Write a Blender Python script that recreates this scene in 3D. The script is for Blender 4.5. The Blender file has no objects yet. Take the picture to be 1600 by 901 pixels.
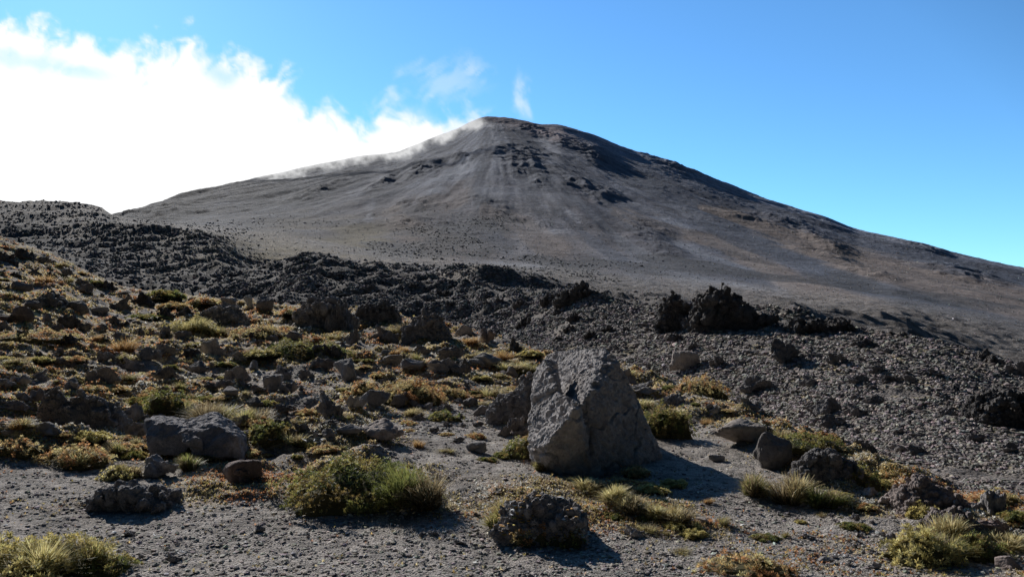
import bpy, bmesh, math, random
import numpy as np
from mathutils import Vector, Matrix
R_ = math.radians
rng = np.random.default_rng(7)
random.seed(7)
scene = bpy.context.scene
COL = scene.collection

# ------------------------------------------------------------------ camera model
F, CX, CY = 1150.0, 800.0, 450.5
PITCH = math.atan((500 - CY) / F)
CAMZ = 1.6
cP, sP = math.cos(PITCH), math.sin(PITCH)
def slope_of(px, py):                       # direction through a photo pixel: (X/Y, (Z-cam)/Y)
    xc = (np.asarray(px, float) - CX) / F; yc = (CY - np.asarray(py, float)) / F
    yw = cP - yc * sP
    return xc / yw, (sP + yc * cP) / yw
def world(px, py, Y):
    a, b = slope_of(px, py)
    return np.array([a * Y, Y, CAMZ + b * Y])
def project(x, y, z):
    dz = z - CAMZ
    d = np.maximum(y * cP + dz * sP, 1e-3)
    return CX + F * x / d, CY - F * (dz * cP - y * sP) / d

# ------------------------------------------------------------------ noise
def _h(ix, iy, iz, s):
    h = (ix.astype(np.int64) * 374761393 + iy.astype(np.int64) * 668265263 + iz.astype(np.int64) * 2147483647 + s * 974711) & 0xFFFFFFFF
    h = ((h ^ (h >> 13)) * 1274126177) & 0xFFFFFFFF
    h = ((h ^ (h >> 16)) * 2246822519) & 0xFFFFFFFF
    return h ^ (h >> 15)
def perlin(x, y, z=None, s=0):
    x = np.asarray(x, float); y = np.asarray(y, float)
    x0 = np.floor(x); y0 = np.floor(y); fx = x - x0; fy = y - y0
    u = fx * fx * fx * (fx * (fx * 6 - 15) + 10); v = fy * fy * fy * (fy * (fy * 6 - 15) + 10)
    if z is None:
        zz = np.zeros_like(x0)
        def g(dx, dy):
            h = _h(x0 + dx, y0 + dy, zz, s) * (2 * math.pi / 4294967296.0)
            return np.cos(h) * (fx - dx) + np.sin(h) * (fy - dy)
        a = g(0, 0); b = g(1, 0); c = g(0, 1); d = g(1, 1)
        return 1.5 * ((a + u * (b - a)) * (1 - v) + (c + u * (d - c)) * v)
    z = np.asarray(z, float); z0 = np.floor(z); fz = z - z0
    w = fz * fz * fz * (fz * (fz * 6 - 15) + 10)
    def g3(dx, dy, dz):
        h = _h(x0 + dx, y0 + dy, z0 + dz, s)
        gx = (h & 1023) / 511.5 - 1; gy = ((h >> 10) & 1023) / 511.5 - 1; gz = ((h >> 20) & 1023) / 511.5 - 1
        return gx * (fx - dx) + gy * (fy - dy) + gz * (fz - dz)
    def pl(dz):
        a = g3(0, 0, dz); b = g3(1, 0, dz); c = g3(0, 1, dz); d = g3(1, 1, dz)
        return (a + u * (b - a)) * (1 - v) + (c + u * (d - c)) * v
    a = pl(0); b = pl(1)
    return 1.1 * (a + w * (b - a))
def fbm(x, y, z=None, o=4, s=0, gain=.5, lac=2.03):
    t = 0; a = 1; f = 1
    for i in range(o):
        t = t + a * perlin(x * f, y * f, None if z is None else z * f, s + i * 17); a *= gain; f *= lac
    return t
def ridged(x, y, z=None, o=4, s=0, gain=.5, lac=2.03):
    t = 0; a = 1; f = 1
    for i in range(o):
        t = t + a * (1 - 2 * np.abs(perlin(x * f, y * f, None if z is None else z * f, s + i * 17))); a *= gain; f *= lac
    return t
def worley(x, y, z=None, s=0):              # distance to the nearest feature point
    x = np.asarray(x, float); y = np.asarray(y, float)
    x0 = np.floor(x); y0 = np.floor(y); best = np.full(x.shape, 9.0)
    if z is None:
        zz = np.zeros_like(x0)
        for i in (-1, 0, 1):
            for j in (-1, 0, 1):
                h = _h(x0 + i, y0 + j, zz, s)
                dx = x0 + i + (h & 65535) / 65535 - x; dy = y0 + j + (h >> 16) / 65535 - y
                best = np.minimum(best, dx * dx + dy * dy)
        return np.sqrt(best)
    z0 = np.floor(z)
    for i in (-1, 0, 1):
        for j in (-1, 0, 1):
            for k in (-1, 0, 1):
                h = _h(x0 + i, y0 + j, z0 + k, s)
                dx = x0 + i + (h & 1023) / 1023 - x; dy = y0 + j + ((h >> 10) & 1023) / 1023 - y
                dz = z0 + k + ((h >> 20) & 1023) / 1023 - z
                best = np.minimum(best, dx * dx + dy * dy + dz * dz)
    return np.sqrt(best)
def sstep(a, b, x):
    t = np.clip((x - a) / (b - a), 0, 1); return t * t * (3 - 2 * t)
def mixc(c, d, t): return c + (np.asarray(d) - c) * t[..., None]
def blob(px, py, cx, cy, rx, ry, ang=0, soft=.6, n=None):   # soft ellipse mask, 1 inside
    ca, sa = math.cos(R_(ang)), math.sin(R_(ang))
    dx = px - cx; dy = py - cy
    q = np.sqrt(((dx * ca + dy * sa) / rx) ** 2 + ((-dx * sa + dy * ca) / ry) ** 2)
    if n is not None: q = q + n
    return 1 - sstep(1 - soft, 1 + soft * .4, q)

# ------------------------------------------------------------------ terrain: control lines (photo column -> depth, photo row)
def L(tab, sg=8.):
    t = np.array(tab, float); g = np.arange(-400, 2001, 2.); k = np.exp(-.5 * (np.arange(-30, 31) / sg) ** 2); k /= k.sum()
    a, b = (np.convolve(np.pad(np.interp(g, t[:, 0], t[:, j]), 30, 'edge'), k, 'valid') for j in (1, 2))
    return lambda px: (np.interp(px, g, a), np.interp(px, g, b))
edge = L([(-200,45,330),(0,45,378),(60,45,396),(100,45,412),(150,44,437),(200,42,455),(300,40,466),(400,36,476),(550,32,487),(700,28,508),(830,24,548),(960,20,573),(1100,15,613),(1200,12,652),(1300,9.6,697),(1400,8,737),(1600,6.3,798),(1800,5.2,850)])
bank = L([(-200,115,400),(0,120,410),(100,125,424),(200,125,440),(300,120,440),(400,110,424),(440,104,412),(480,100,400),(540,96,412),(600,90,430),(700,75,444),(800,60,466),(850,52,466),(900,46,462),(960,44,470),(1000,42,480),(1100,38,488),(1190,35,495),(1300,32,507),(1400,29,522),(1480,27,540),(1600,25,577),(1800,22,640)])
lava = L([(-200,250,352),(0,250,352),(100,240,354),(150,230,352),(200,220,352),(280,215,360),(320,212,366),(350,210,370),(362,210,378),(385,210,404),(440,205,412),(550,200,410),(650,190,418),(760,170,420),(900,170,445),(1000,160,463),(1200,150,478),(1400,140,500),(1600,130,560),(1800,120,620)])
ridg = L([(-200,520,318),(0,520,325),(50,520,327),(90,520,324),(130,520,331),(150,525,336),(200,520,348),(260,510,350),(350,480,352),(450,450,365),(600,400,395),(760,400,408),(900,400,420),(1000,390,430),(1200,360,446),(1400,330,464),(1600,300,500),(1800,280,545)])
sil = L([(-200,900,380),(0,950,365),(100,1000,350),(170,1050,336),(200,1090,329),(260,1180,312),(350,1320,289),(450,1450,269),(560,1560,246),(620,1640,240),(672,1700,218),(715,1760,203),(748,1795,187),(765,1800,184),(790,1800,185),(815,1790,190),(845,1780,197),(877,1770,197),(905,1760,205),(931,1745,213),(959,1730,226),(1002,1705,240),(1037,1680,251),(1100,1640,274),(1170,1585,303),(1225,1540,320),(1295,1485,341),(1342,1450,359),(1400,1400,372),(1500,1320,398),(1600,1250,420),(1800,1150,470)], 2.5)
na_in, na_out = 860, 130
half = math.atan(840 / F)
az = np.concatenate([np.linspace(-math.pi, -half, na_out, endpoint=False), np.linspace(-half, half, na_in), np.linspace(half, math.pi, na_out + 1)[1:]])
def rows():
    a = 1 / np.linspace(1 / 1.2, 1 / 3.6, 30, endpoint=False)
    b = 1 / np.linspace(1 / 3.6, 1 / 9., 340, endpoint=False)
    c = np.exp(np.linspace(math.log(9.), math.log(60), 400, endpoint=False))
    d = np.exp(np.linspace(math.log(60), math.log(400), 270, endpoint=False))
    e = np.linspace(400, 1900, 260, endpoint=False)
    g = np.exp(np.linspace(math.log(1900), math.log(40000), 36))
    return np.concatenate([a, b, c, d, e, g])
RR = rows(); NR, NA = len(RR), len(az)
caz = np.cos(np.clip(az, -half * 1.35, half * 1.35))
PXC = np.clip(CX + F * np.tan(np.clip(az, -1.2, 1.2)), -200, 1800)
def zline(Y, sy): return CAMZ + slope_of(CX, sy)[1] * Y
eY, eS = edge(PXC); bY, bS = bank(PXC); lY, lS = lava(PXC); rY, rS = ridg(PXC); sY, sS = sil(PXC)
zE, zB, zL, zR, zS = zline(eY, eS), zline(bY, bS), zline(lY, lS), zline(rY, rS), zline(sY, sS)
lines = [(np.full(NA, .9), np.zeros(NA)), (np.full(NA, 3.2), np.zeros(NA))]
for t in (.22, .45, .72):
    lines.append((4.6 + (eY - 4.6) * t, zE * t ** 1.35))
lines.append((eY, zE))
right = sstep(650, 1100, PXC)
gY = eY * (1.22 + .18 * right); gz = zE - .5 - .25 * right - (1 - right) * 1.6
lines.append((gY, gz))
for t in (.35, .7):
    lines.append((gY + (bY - gY) * t, gz + (zB - gz) * (t ** .9)))
lines.append((bY, zB))
mid = sstep(500, 700, PXC)                  # left: one long rubble slope; centre and right: a shallow trough
for t, k in ((.3, .012), (.72, .006)):
    lines.append((bY + (lY - bY) * t, (zB + (zL - zB) * t ** 1.1 - 1.2) * (1 - mid) + (np.minimum(zB, zL) - k * bY) * mid))
lines.append((lY, zL))
lines.append((lY * 1.25, np.minimum(zL + .01 * lY, zline(lY * 1.25, lS + 6))))
lines.append((rY, zR))
# the face of the volcano between its foot and its crest
ridge_part = 1 - sstep(120, 200, PXC)
for t in (.12, .32, .55, .78, .92):
    Y = rY + (sY - rY) * t
    z = zR + (zS - zR) * t ** 1.22; lo = zline(Y, rS + 26)
    lines.append((Y, z * (1 - ridge_part) + lo * ridge_part))
lines.append((sY, zS))
lines.append((sY * 1.05, zS - .006 * sY))
lines.append((sY * 1.5, zS * .45))
lines.append((sY * 2.2, zS * 0 - 60))
lines.append((np.full(NA, 41000.), np.full(NA, -500.)))
LX = np.log(np.array([l[0] for l in lines]) / caz[None, :] ); LZ = np.array([l[1] for l in lines])
K = len(lines)
def pchip_grid():
    h = np.diff(LX, axis=0); d = np.diff(LZ, axis=0) / h
    m = np.zeros_like(LZ); m[0] = d[0]; m[-1] = d[-1]
    ok = d[:-1] * d[1:] > 0
    w1 = 2 * h[1:] + h[:-1]; w2 = h[1:] + 2 * h[:-1]
    with np.errstate(all='ignore'):
        mm = (w1 + w2) / (w1 / d[:-1] + w2 / d[1:])
    m[1:-1] = np.where(ok, mm, 0)
    X = np.log(RR)[:, None] * np.ones((1, NA)); Z = np.zeros((NR, NA)); SEG = np.zeros((NR, NA))
    for k in range(K - 1):
        t = (X - LX[k]) / h[k]; msk = (t >= 0) & (t < 1) if k else (t < 1)
        if k == K - 2: msk = t >= 0
        t2 = t * t; t3 = t2 * t
        zz = (2 * t3 - 3 * t2 + 1) * LZ[k] + (t3 - 2 * t2 + t) * h[k] * m[k] + (-2 * t3 + 3 * t2) * LZ[k + 1] + (t3 - t2) * h[k] * m[k + 1]
        Z = np.where(msk, zz, Z); SEG = np.where(msk, k + np.clip(t, 0, 1), SEG)
    return Z, SEG
Z, SEG = pchip_grid()
gen = -0.02 * RR[:, None] - 60 * sstep(200, 4000, RR)[:, None]
wb = sstep(R_(55), R_(120), np.abs(az))[None, :]
Z = Z * (1 - wb) + gen * wb
X = RR[:, None] * np.sin(az)[None, :]; Y = RR[:, None] * np.cos(az)[None, :]
PX0, PY0 = project(X, np.maximum(Y, .5), Z)
iE, iG, iB, iL, iRi, iS = 5, 6, 9, 12, 14, 20
near = 1 - sstep(iE - .1, iE + .25, SEG)
scr = sstep(iE + .05, iE + .6, SEG) * (1 - sstep(iB + .2, iB + .8, SEG))
lav = sstep(iB, iB + .5, SEG) * (1 - sstep(iRi - .7, iRi + .1, SEG))
mtn = sstep(iRi - .6, iRi + .2, SEG)
# vegetation density on the near ground: lower right and foreground are bare gravel
n1 = fbm(X * .45, Y * .45, o=4, s=3)
n2 = fbm(X * 1.6, Y * 1.6, o=4, s=9)
bare = np.clip(blob(PX0, PY0, 560, 900, 1050, 125, 3, .3) + blob(PX0, PY0, 720, 690, 140, 70, 20, .5) + blob(PX0, PY0, 1120, 745, 200, 75, 22, .4) + blob(PX0, PY0, 120, 745, 230, 40, 0, .5)
              + .7 * blob(PX0, PY0, 440, 600, 160, 22, 4, .6) + .6 * blob(PX0, PY0, 300, 650, 100, 20, 0, .6), 0, 1)
veg = np.clip((1 - bare) * sstep(-.45, .35, n1 + .5 * n2 + .25), 0, 1) * near
# heights
d = np.sqrt(X * X + Y * Y)
Z = Z + near * (.05 * n1 + .012 * n2 * (1 + 4 * veg) + .006 * fbm(X * 9, Y * 9, o=2, s=31)) * sstep(1, 4, d)
lump = np.maximum(0, .55 - worley(X * .9 + .3 * n2, Y * .9, s=5)) * .34 + np.maximum(0, .5 - worley(X * 2.7, Y * 2.7, s=6)) * .10 + .05 * (ridged(X * 1.3, Y * 1.3, o=4, s=7) - .6)
Z = Z + near * (1 - bare) * lump * sstep(5, 9, d) + near * .003 * (ridged(X * 14, Y * 14, o=2, s=41) - .6) * (1 - sstep(15, 30, d))
leftm = 1 - sstep(500, 1100, PX0)
Z = Z + scr * ((.10 * fbm(X * .35, Y * .35, o=3, s=51) + .05 * fbm(X * 2, Y * 2, o=3, s=52)) * np.clip(d / 20, .4, 1)
               + sstep(650, 300, PX0) * 0)
rough_s = scr * sstep(28, 60, d)
Z = Z + rough_s * (.9 * (ridged(X * .10, Y * .10, o=5, s=61) - .9) + .35 * np.maximum(0, .6 - worley(X * .45, Y * .45, s=62)))
lavr = lav * (1 - .6 * blob(PX0, PY0, 520, 370, 180, 50, 0, .5))
Z = Z + lavr * (1.1 * (ridged(X * .035, Y * .035, o=6, s=71) - .9) + 1.1 * np.maximum(0, .6 - worley(X * .16, Y * .16, s=72)))
# volcano relief: gullies that run down from the summit, plus outcrops
SX, SY_, = 0 - 20 / F * 1800, 1800.0
dxs = X - SX; dys = Y - SY_
rs = np.sqrt(dxs ** 2 + dys ** 2) + 1; th = np.arctan2(dxs, -dys)
gul = fbm(th * 9, rs * .0016, o=4, s=81); gul2 = fbm(th * 34, rs * .003, o=4, s=82)
oc_n = fbm(X * .012, Y * .012, o=5, s=83)
OUT = [(825,255,48,26,20),(840,285,26,18,0),(905,290,45,14,20),(940,305,30,12,15),(650,270,40,14,-25),(600,285,30,10,-25),(655,325,36,12,-5),(640,350,40,10,0),(745,318,45,16,10),(850,350,40,9,12),(915,235,60,12,22),(860,215,60,9,20),(780,235,30,10,0),(1060,262,50,10,22),(1180,345,40,9,10),(1210,352,60,10,14),(1280,375,60,8,22),(1430,385,50,6,15),(1010,365,45,22,30),(1030,385,50,16,30),(720,245,22,8,0),(500,295,45,9,-18),(1330,420,90,10,20),(1500,430,70,12,10),(700,360,60,14,5),(240,335,80,16,-10)]
ocm = np.zeros_like(X)
for (a, b, rx, ry, an) in OUT: ocm = np.maximum(ocm, blob(PX0, PY0, a, b, rx, ry, an, .9, .5 * oc_n))
Z = Z + mtn * (1 - ridge_part[None, :] * .5) * np.clip(d / 1300, .15, 1) * (gul * 5 * sstep(150, 900, rs) + 2.5 * fbm(X * .007, Y * .007, o=3, s=88) + gul2 * 2.0 * sstep(200, 900, rs) + .8 * oc_n + .55 * ridged(X * .05, Y * .05, o=4, s=84)
            + ocm * (2.6 + 3.6 * ridged(X * .03, Y * .03, o=5, s=85))) * (1 - .8 * sstep(iS - .12, iS, SEG))
Z = Z + mtn * sstep(iS - .2, iS, SEG) * 1.6 * (ridged(X * .03, Y * .03, o=4, s=86) - .8) 
# scoria cone ridge on the far left is ragged
Z = Z + lav * 0 + ridge_part[None, :] * sstep(iRi - .8, iRi, SEG) * (1 - sstep(iRi + .3, iRi + 1, SEG)) * (2.2 * (ridged(X * .03, Y * .03, o=5, s=91) - .9))
PX, PY = project(X, np.maximum(Y, .5), Z)

def height(x, y):
    a = np.arctan2(x, y); r = np.sqrt(x * x + y * y)
    c = np.clip(np.searchsorted(az, a) - 1, 0, NA - 2); q = np.clip(np.searchsorted(RR, r) - 1, 0, NR - 2)
    s = np.clip((a - az[c]) / (az[c + 1] - az[c]), 0, 1); t = np.clip((r - RR[q]) / (RR[q + 1] - RR[q]), 0, 1)
    return (Z[q, c] * (1 - s) + Z[q, c + 1] * s) * (1 - t) + (Z[q + 1, c] * (1 - s) + Z[q + 1, c + 1] * s) * t
def sample(A, x, y):
    a = np.arctan2(x, y); r = np.sqrt(x * x + y * y)
    return A[np.clip(np.searchsorted(RR, r), 0, NR - 1), np.clip(np.searchsorted(az, a), 0, NA - 1)]
def hit(px, py):                            # where the ray through a photo pixel meets the ground
    sx, sz = slope_of(px, py)
    a = math.atan(sx); c = int(np.clip(np.searchsorted(az, a), 0, NA - 1))
    yy = RR * math.cos(a); ray = CAMZ + float(sz) * yy
    k = np.nonzero(Z[:, c] >= ray)[0]
    k = k[RR[k] > 2.0]
    i = int(k[0]) if len(k) else NR - 50
    return float(sx) * yy[i], float(yy[i])
# pixel -> first visible row, used to scatter things evenly over what can be seen
def visible_mask():
    cm = np.maximum.accumulate((Z - CAMZ) / RR[:, None], axis=0)
    return ((Z - CAMZ) / RR[:, None]) >= cm - 1e-4
VIS = visible_mask()

# ------------------------------------------------------------------ terrain colours (albedo)
nA = fbm(X * 1.1, Y * 1.1, o=5, s=101); nB = fbm(X * 5, Y * 5, o=4, s=102); nC = fbm(X * .25, Y * .25, o=3, s=103)
C = np.ones((NR, NA, 3)) * np.array([.31, .275, .245])
C = mixc(C, [.38, .35, .31], .6 * sstep(-.1, .7, nB)); C = mixc(C, [.20, .178, .158], .7 * sstep(.1, .6, nA) * near)
vc = mixc(np.ones((NR, NA, 3)) * np.array([.56, .43, .20]), [.40, .23, .12], sstep(-.1, .4, nA + .4 * nB))
vc = mixc(vc, [.25, .22, .18], sstep(.0, .35, fbm(X * 2.2, Y * 2.2, o=4, s=104)))
vc = mixc(vc, [.65, .63, .55], .7 * sstep(.42, .7, fbm(X * 6, Y * 6, o=3, s=105)))
C = mixc(C, vc, veg * .85)
sc = mixc(np.ones((NR, NA, 3)) * np.array([.25, .218, .196]), [.27, .24, .21], sstep(-.2, .6, nC))
sc = mixc(sc, [.11, .102, .098], sstep(30, 70, d) * (.5 + .5 * sstep(-.3, .3, nC)) * sstep(1000, 700, PX))
sc = mixc(sc, [.45, .36, .18], .7 * sstep(.3, .6, fbm(X * .9, Y * .9, o=4, s=106)) * sstep(45, 20, d))
C = mixc(C, sc, scr)
lv = mixc(np.ones((NR, NA, 3)) * np.array([.17, .16, .158]), [.30, .26, .22], sstep(-.1, .5, fbm(X * .05, Y * .05, o=5, s=107)))
lv = mixc(lv, [.30, .245, .15], .85 * blob(PX, PY, 470, 378, 150, 38, -6, .7, .8 * fbm(X * .08, Y * .08, o=4, s=108)))
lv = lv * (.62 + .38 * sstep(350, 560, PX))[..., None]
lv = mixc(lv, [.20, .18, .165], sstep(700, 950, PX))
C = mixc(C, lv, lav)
# volcano colours: ash with blue-grey haze painted in upslope, paler scree chutes that run downhill, brown bands, red summit rocks
st = fbm(th * 22, rs * .0022, o=5, s=111); st2 = fbm(th * 60, rs * .004, o=4, s=112)
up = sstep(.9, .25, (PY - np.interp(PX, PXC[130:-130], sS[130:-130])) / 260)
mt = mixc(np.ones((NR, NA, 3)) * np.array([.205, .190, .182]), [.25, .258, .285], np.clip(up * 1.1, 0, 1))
mt = mixc(mt, [.38, .385, .40], .75 * sstep(.0, .6, st)); mt = mixc(mt, [.14, .143, .158], .75 * sstep(.0, .55, -st + .3 * st2))
mt = mixc(mt, [.42, .33, .25], .6 * sstep(920, 1150, PX) * sstep(-.1, .5, fbm(th * 14 + 3, rs * .0012, o=4, s=113)) * sstep(.85, .3, up))
mt = mixc(mt, [.24, .195, .17], .6 * blob(PX, PY, 720, 360, 330, 70, 0, .8, .5 * oc_n))
mt = mixc(mt, [.36, .29, .14], .6 * blob(PX, PY, 560, 375, 60, 32, 0, .9, .6 * oc_n))
mt = mixc(mt, [.26, .215, .15], .6 * blob(PX, PY, 440, 360, 90, 30, -10, .9, .6 * oc_n))
mt = mixc(mt, [.15, .148, .16], .8 * ocm * sstep(-.4, .3, oc_n + .2))
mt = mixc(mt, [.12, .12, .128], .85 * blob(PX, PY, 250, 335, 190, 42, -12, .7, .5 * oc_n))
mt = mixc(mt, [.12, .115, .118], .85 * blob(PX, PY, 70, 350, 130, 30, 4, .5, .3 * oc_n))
mt = mixc(mt, [.6, .47, .42], .75 * blob(PX, PY, 850, 206, 75, 9, 12, .9, .9 * fbm(X * .03, Y * .03, o=4, s=115)))
mt = mixc(mt, [.26, .19, .19], .7 * blob(PX, PY, 815, 190, 75, 7, 5, .6))
for (x0, y0, x1, y1, w) in ((765,195,790,290,5),(770,250,860,330,4),(700,230,665,270,4),(585,300,575,340,6),(820,210,900,250,4),(1070,330,1260,470,9),(850,300,905,345,4),(640,240,560,300,10)):
    L2 = (x1 - x0) ** 2 + (y1 - y0) ** 2; t = np.clip(((PX - x0) * (x1 - x0) + (PY - y0) * (y1 - y0)) / L2, 0, 1)
    q = np.hypot(PX - x0 - t * (x1 - x0), PY - y0 - t * (y1 - y0)) + 6 * gul2
    mt = mixc(mt, [.52, .51, .51], .6 * sstep(w * 1.4, 0, q))
cl3 = fbm(X * .012, Y * .008, o=4, s=141)
def band(pts, w0, w1, nz=10):
    pts = np.array(pts, float); best = np.full(PX.shape, 1e9); ww = np.ones(PX.shape) * w0; n_ = len(pts) - 1
    for i in range(n_):
        (x0, y0), (x1, y1) = pts[i], pts[i + 1]; t = np.clip(((PX - x0) * (x1 - x0) + (PY - y0) * (y1 - y0)) / ((x1 - x0) ** 2 + (y1 - y0) ** 2), 0, 1)
        q = np.hypot(PX - x0 - t * (x1 - x0), PY - y0 - t * (y1 - y0)); m_ = q < best
        best = np.where(m_, q, best); ww = np.where(m_, w0 + (w1 - w0) * (i + t) / n_, ww)
    return 1 - sstep(.55, 1.15, (best + nz * (st2 * .6 + oc_n * .5)) / ww)
BR = [.35, .275, .215]; BL = [.155, .165, .185]; GR = [.27, .275, .285]
mt = mixc(mt, BL, .75 * band([(930,250),(1100,330),(1300,400),(1640,450)], 14, 34))
mt = mixc(mt, BR, .85 * band([(1100,325),(1200,355),(1330,410),(1600,480)], 8, 34))
mt = mixc(mt, BR, .80 * band([(960,330),(1130,380),(1260,450),(1450,520),(1640,590)], 7, 36))
mt = mixc(mt, BL, .85 * band([(1080,345),(1200,395),(1330,440),(1620,525)], 7, 18, 6))
mt = mixc(mt, GR, .6 * band([(870,290),(1000,400),(1120,460),(1300,520)], 6, 22))
mt = mixc(mt, BL, .7 * band([(870,330),(960,400),(1020,450)], 5, 16, 6))
mt = mixc(mt, BL, .6 * band([(700,220),(560,270),(420,320)], 18, 26))
mt = mixc(mt, [.23, .185, .16], .7 * band([(730,300),(640,350),(700,400)], 20, 40, 16))
mt = mixc(mt, BL, .6 * band([(760,215),(745,300),(790,370)], 8, 30, 14))
DK = [.135, .14, .155]
mt = mixc(mt, DK, .65 * band([(815,225),(835,265),(850,300)], 22, 50, 16))
mt = mixc(mt, DK, .55 * band([(880,250),(960,320),(1040,370)], 14, 26, 14))
mt = mixc(mt, DK, .55 * band([(700,235),(640,270),(590,300)], 10, 26, 12))
mt = mixc(mt, DK, .5 * band([(640,330),(700,345),(760,360)], 14, 26, 16))
mt = mixc(mt, DK, .5 * band([(300,300),(420,310),(520,300)], 20, 26, 12))
mt = mixc(mt, BR, .5 * band([(620,345),(680,390)], 20, 30, 16)); mt = mixc(mt, BR, .5 * band([(760,330),(870,380)], 16, 24, 16))
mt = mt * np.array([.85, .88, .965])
mt = mt * (.54 + .46 * sstep(380, 900, PX))[..., None] * (1 + .9 * sstep(iS - 2.0, iS - .3, SEG) * sstep(820, 960, PX))[..., None]  # sun shading offset in the colour: left darkened, right crest brightened
mt = mixc(mt, [.10, .10, .105], .75 * sstep(.0, .3, cl3) * (1 - sstep(iRi + .8, iRi + 2.2, SEG)))
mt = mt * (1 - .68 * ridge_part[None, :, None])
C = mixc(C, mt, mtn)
C = np.clip(C, .01, 1)

# ------------------------------------------------------------------ materials
def nodes(name):
    m = bpy.data.materials.new(name); m.use_nodes = True; nt = m.node_tree; nt.nodes.clear()
    o = nt.nodes.new('ShaderNodeOutputMaterial'); return m, nt, o
def N(nt, t, **kw):
    n = nt.nodes.new(t)
    for k, v in kw.items(): setattr(n, k, v)
    return n
def noise_node(nt, vec, scale, detail=6, rough=.6, typ=None):
    n = N(nt, 'ShaderNodeTexNoise'); n.inputs['Scale'].default_value = scale; n.inputs['Detail'].default_value = detail
    n.inputs['Roughness'].default_value = rough; nt.links.new(vec, n.inputs['Vector']); return n.outputs[0]
def ramp(nt, fac, p0, c0, p1, c1):
    r = N(nt, 'ShaderNodeMapRange'); r.inputs[1].default_value = p0; r.inputs[2].default_value = p1
    r.inputs[3].default_value = c0; r.inputs[4].default_value = c1; nt.links.new(fac, r.inputs[0]); return r.outputs[0]
def vmul(nt, a, b):
    n = N(nt, 'ShaderNodeVectorMath', operation='MULTIPLY'); nt.links.new(a, n.inputs[0]); nt.links.new(b, n.inputs[1]); return n.outputs[0]
def mathn(nt, op, a, b):
    n = N(nt, 'ShaderNodeMath', operation=op)
    for i, v in enumerate((a, b)):
        if isinstance(v, (int, float)): n.inputs[i].default_value = v
        else: nt.links.new(v, n.inputs[i])
    return n.outputs[0]
def terrain_mat(name, scales, bump_scale, bump_dist, lo=.45, hi=1.9, vor=None, gain=1):
    m, nt, out = nodes(name)
    geo = N(nt, 'ShaderNodeNewGeometry'); at = N(nt, 'ShaderNodeAttribute', attribute_name='Col')
    p = geo.outputs['Position']; f = None
    for s in scales:
        r = ramp(nt, noise_node(nt, p, s, 8, .68), .30, lo, .70, hi)
        f = r if f is None else mathn(nt, 'MULTIPLY', f, r)
    col = vmul(nt, at.outputs['Color'], f if gain == 1 else mathn(nt, 'MULTIPLY', f, gain))
    b = N(nt, 'ShaderNodeBsdfPrincipled'); b.inputs['Roughness'].default_value = .96
    b.inputs['Specular IOR Level'].default_value = .15
    nt.links.new(col, b.inputs['Base Color'])
    hgt = noise_node(nt, p, bump_scale, 10, .72)
    if vor:
        v = N(nt, 'ShaderNodeTexVoronoi'); v.inputs['Scale'].default_value = vor; nt.links.new(p, v.inputs['Vector'])
        hgt = mathn(nt, 'ADD', hgt, mathn(nt, 'MULTIPLY', v.outputs['Distance'], -.7))
    bp = N(nt, 'ShaderNodeBump'); bp.inputs['Strength'].default_value = 1; bp.inputs['Distance'].default_value = bump_dist
    nt.links.new(hgt, bp.inputs['Height']); nt.links.new(bp.outputs[0], b.inputs['Normal'])
    nt.links.new(b.outputs[0], out.inputs[0]); return m
M_ground = terrain_mat('volcanic_gravel', (7, 70), 22, .018, vor=60, gain=.70)
M_scree = terrain_mat('scoria_scree', (2, 22), 7, .09, vor=16, gain=.62)
M_lava = terrain_mat('dark_lava_rubble', (.25, 1.6), .6, 1.6, .5, 1.6)
M_mtn = terrain_mat('volcano_ash_slope', (.02, .11, .4), .10, 3.0, .72, 1.27)

def rock_mat(name, c0, c1, scale=5, bump=.03):
    m, nt, out = nodes(name)
    tc = N(nt, 'ShaderNodeTexCoord'); oi = N(nt, 'ShaderNodeObjectInfo'); geo = N(nt, 'ShaderNodeNewGeometry')
    p = geo.outputs['Position']
    mx = N(nt, 'ShaderNodeMix', data_type='RGBA'); mx.inputs[6].default_value = (*c0, 1); mx.inputs[7].default_value = (*c1, 1)
    nt.links.new(ramp(nt, noise_node(nt, p, scale, 8, .7), .35, 0, .65, 1), mx.inputs[0])
    sp = ramp(nt, noise_node(nt, p, scale * 9, 5, .7), .3, .75, .7, 1.3)
    col = vmul(nt, vmul(nt, mx.outputs[2], sp), oi.outputs['Color'])
    b = N(nt, 'ShaderNodeBsdfPrincipled'); b.inputs['Roughness'].default_value = .92; b.inputs['Specular IOR Level'].default_value = .25
    nt.links.new(col, b.inputs['Base Color'])
    hgt = mathn(nt, 'ADD', noise_node(nt, p, scale * 3, 9, .75), mathn(nt, 'MULTIPLY', noise_node(nt, p, scale * 14, 4, .7), .35))
    bp = N(nt, 'ShaderNodeBump'); bp.inputs['Strength'].default_value = .9; bp.inputs['Distance'].default_value = bump
    nt.links.new(hgt, bp.inputs['Height']); nt.links.new(bp.outputs[0], b.inputs['Normal'])
    nt.links.new(b.outputs[0], out.inputs[0]); return m
M_rock = rock_mat('andesite_rock', (.17, .157, .15), (.28, .258, .242), 2.2, .016)
M_clink = rock_mat('clinker_lava_rock', (.15, .137, .132), (.28, .258, .245), 7, .014)
M_far = rock_mat('far_lava_crag', (.11, .10, .094), (.22, .20, .185), 1.6, .25)
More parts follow.
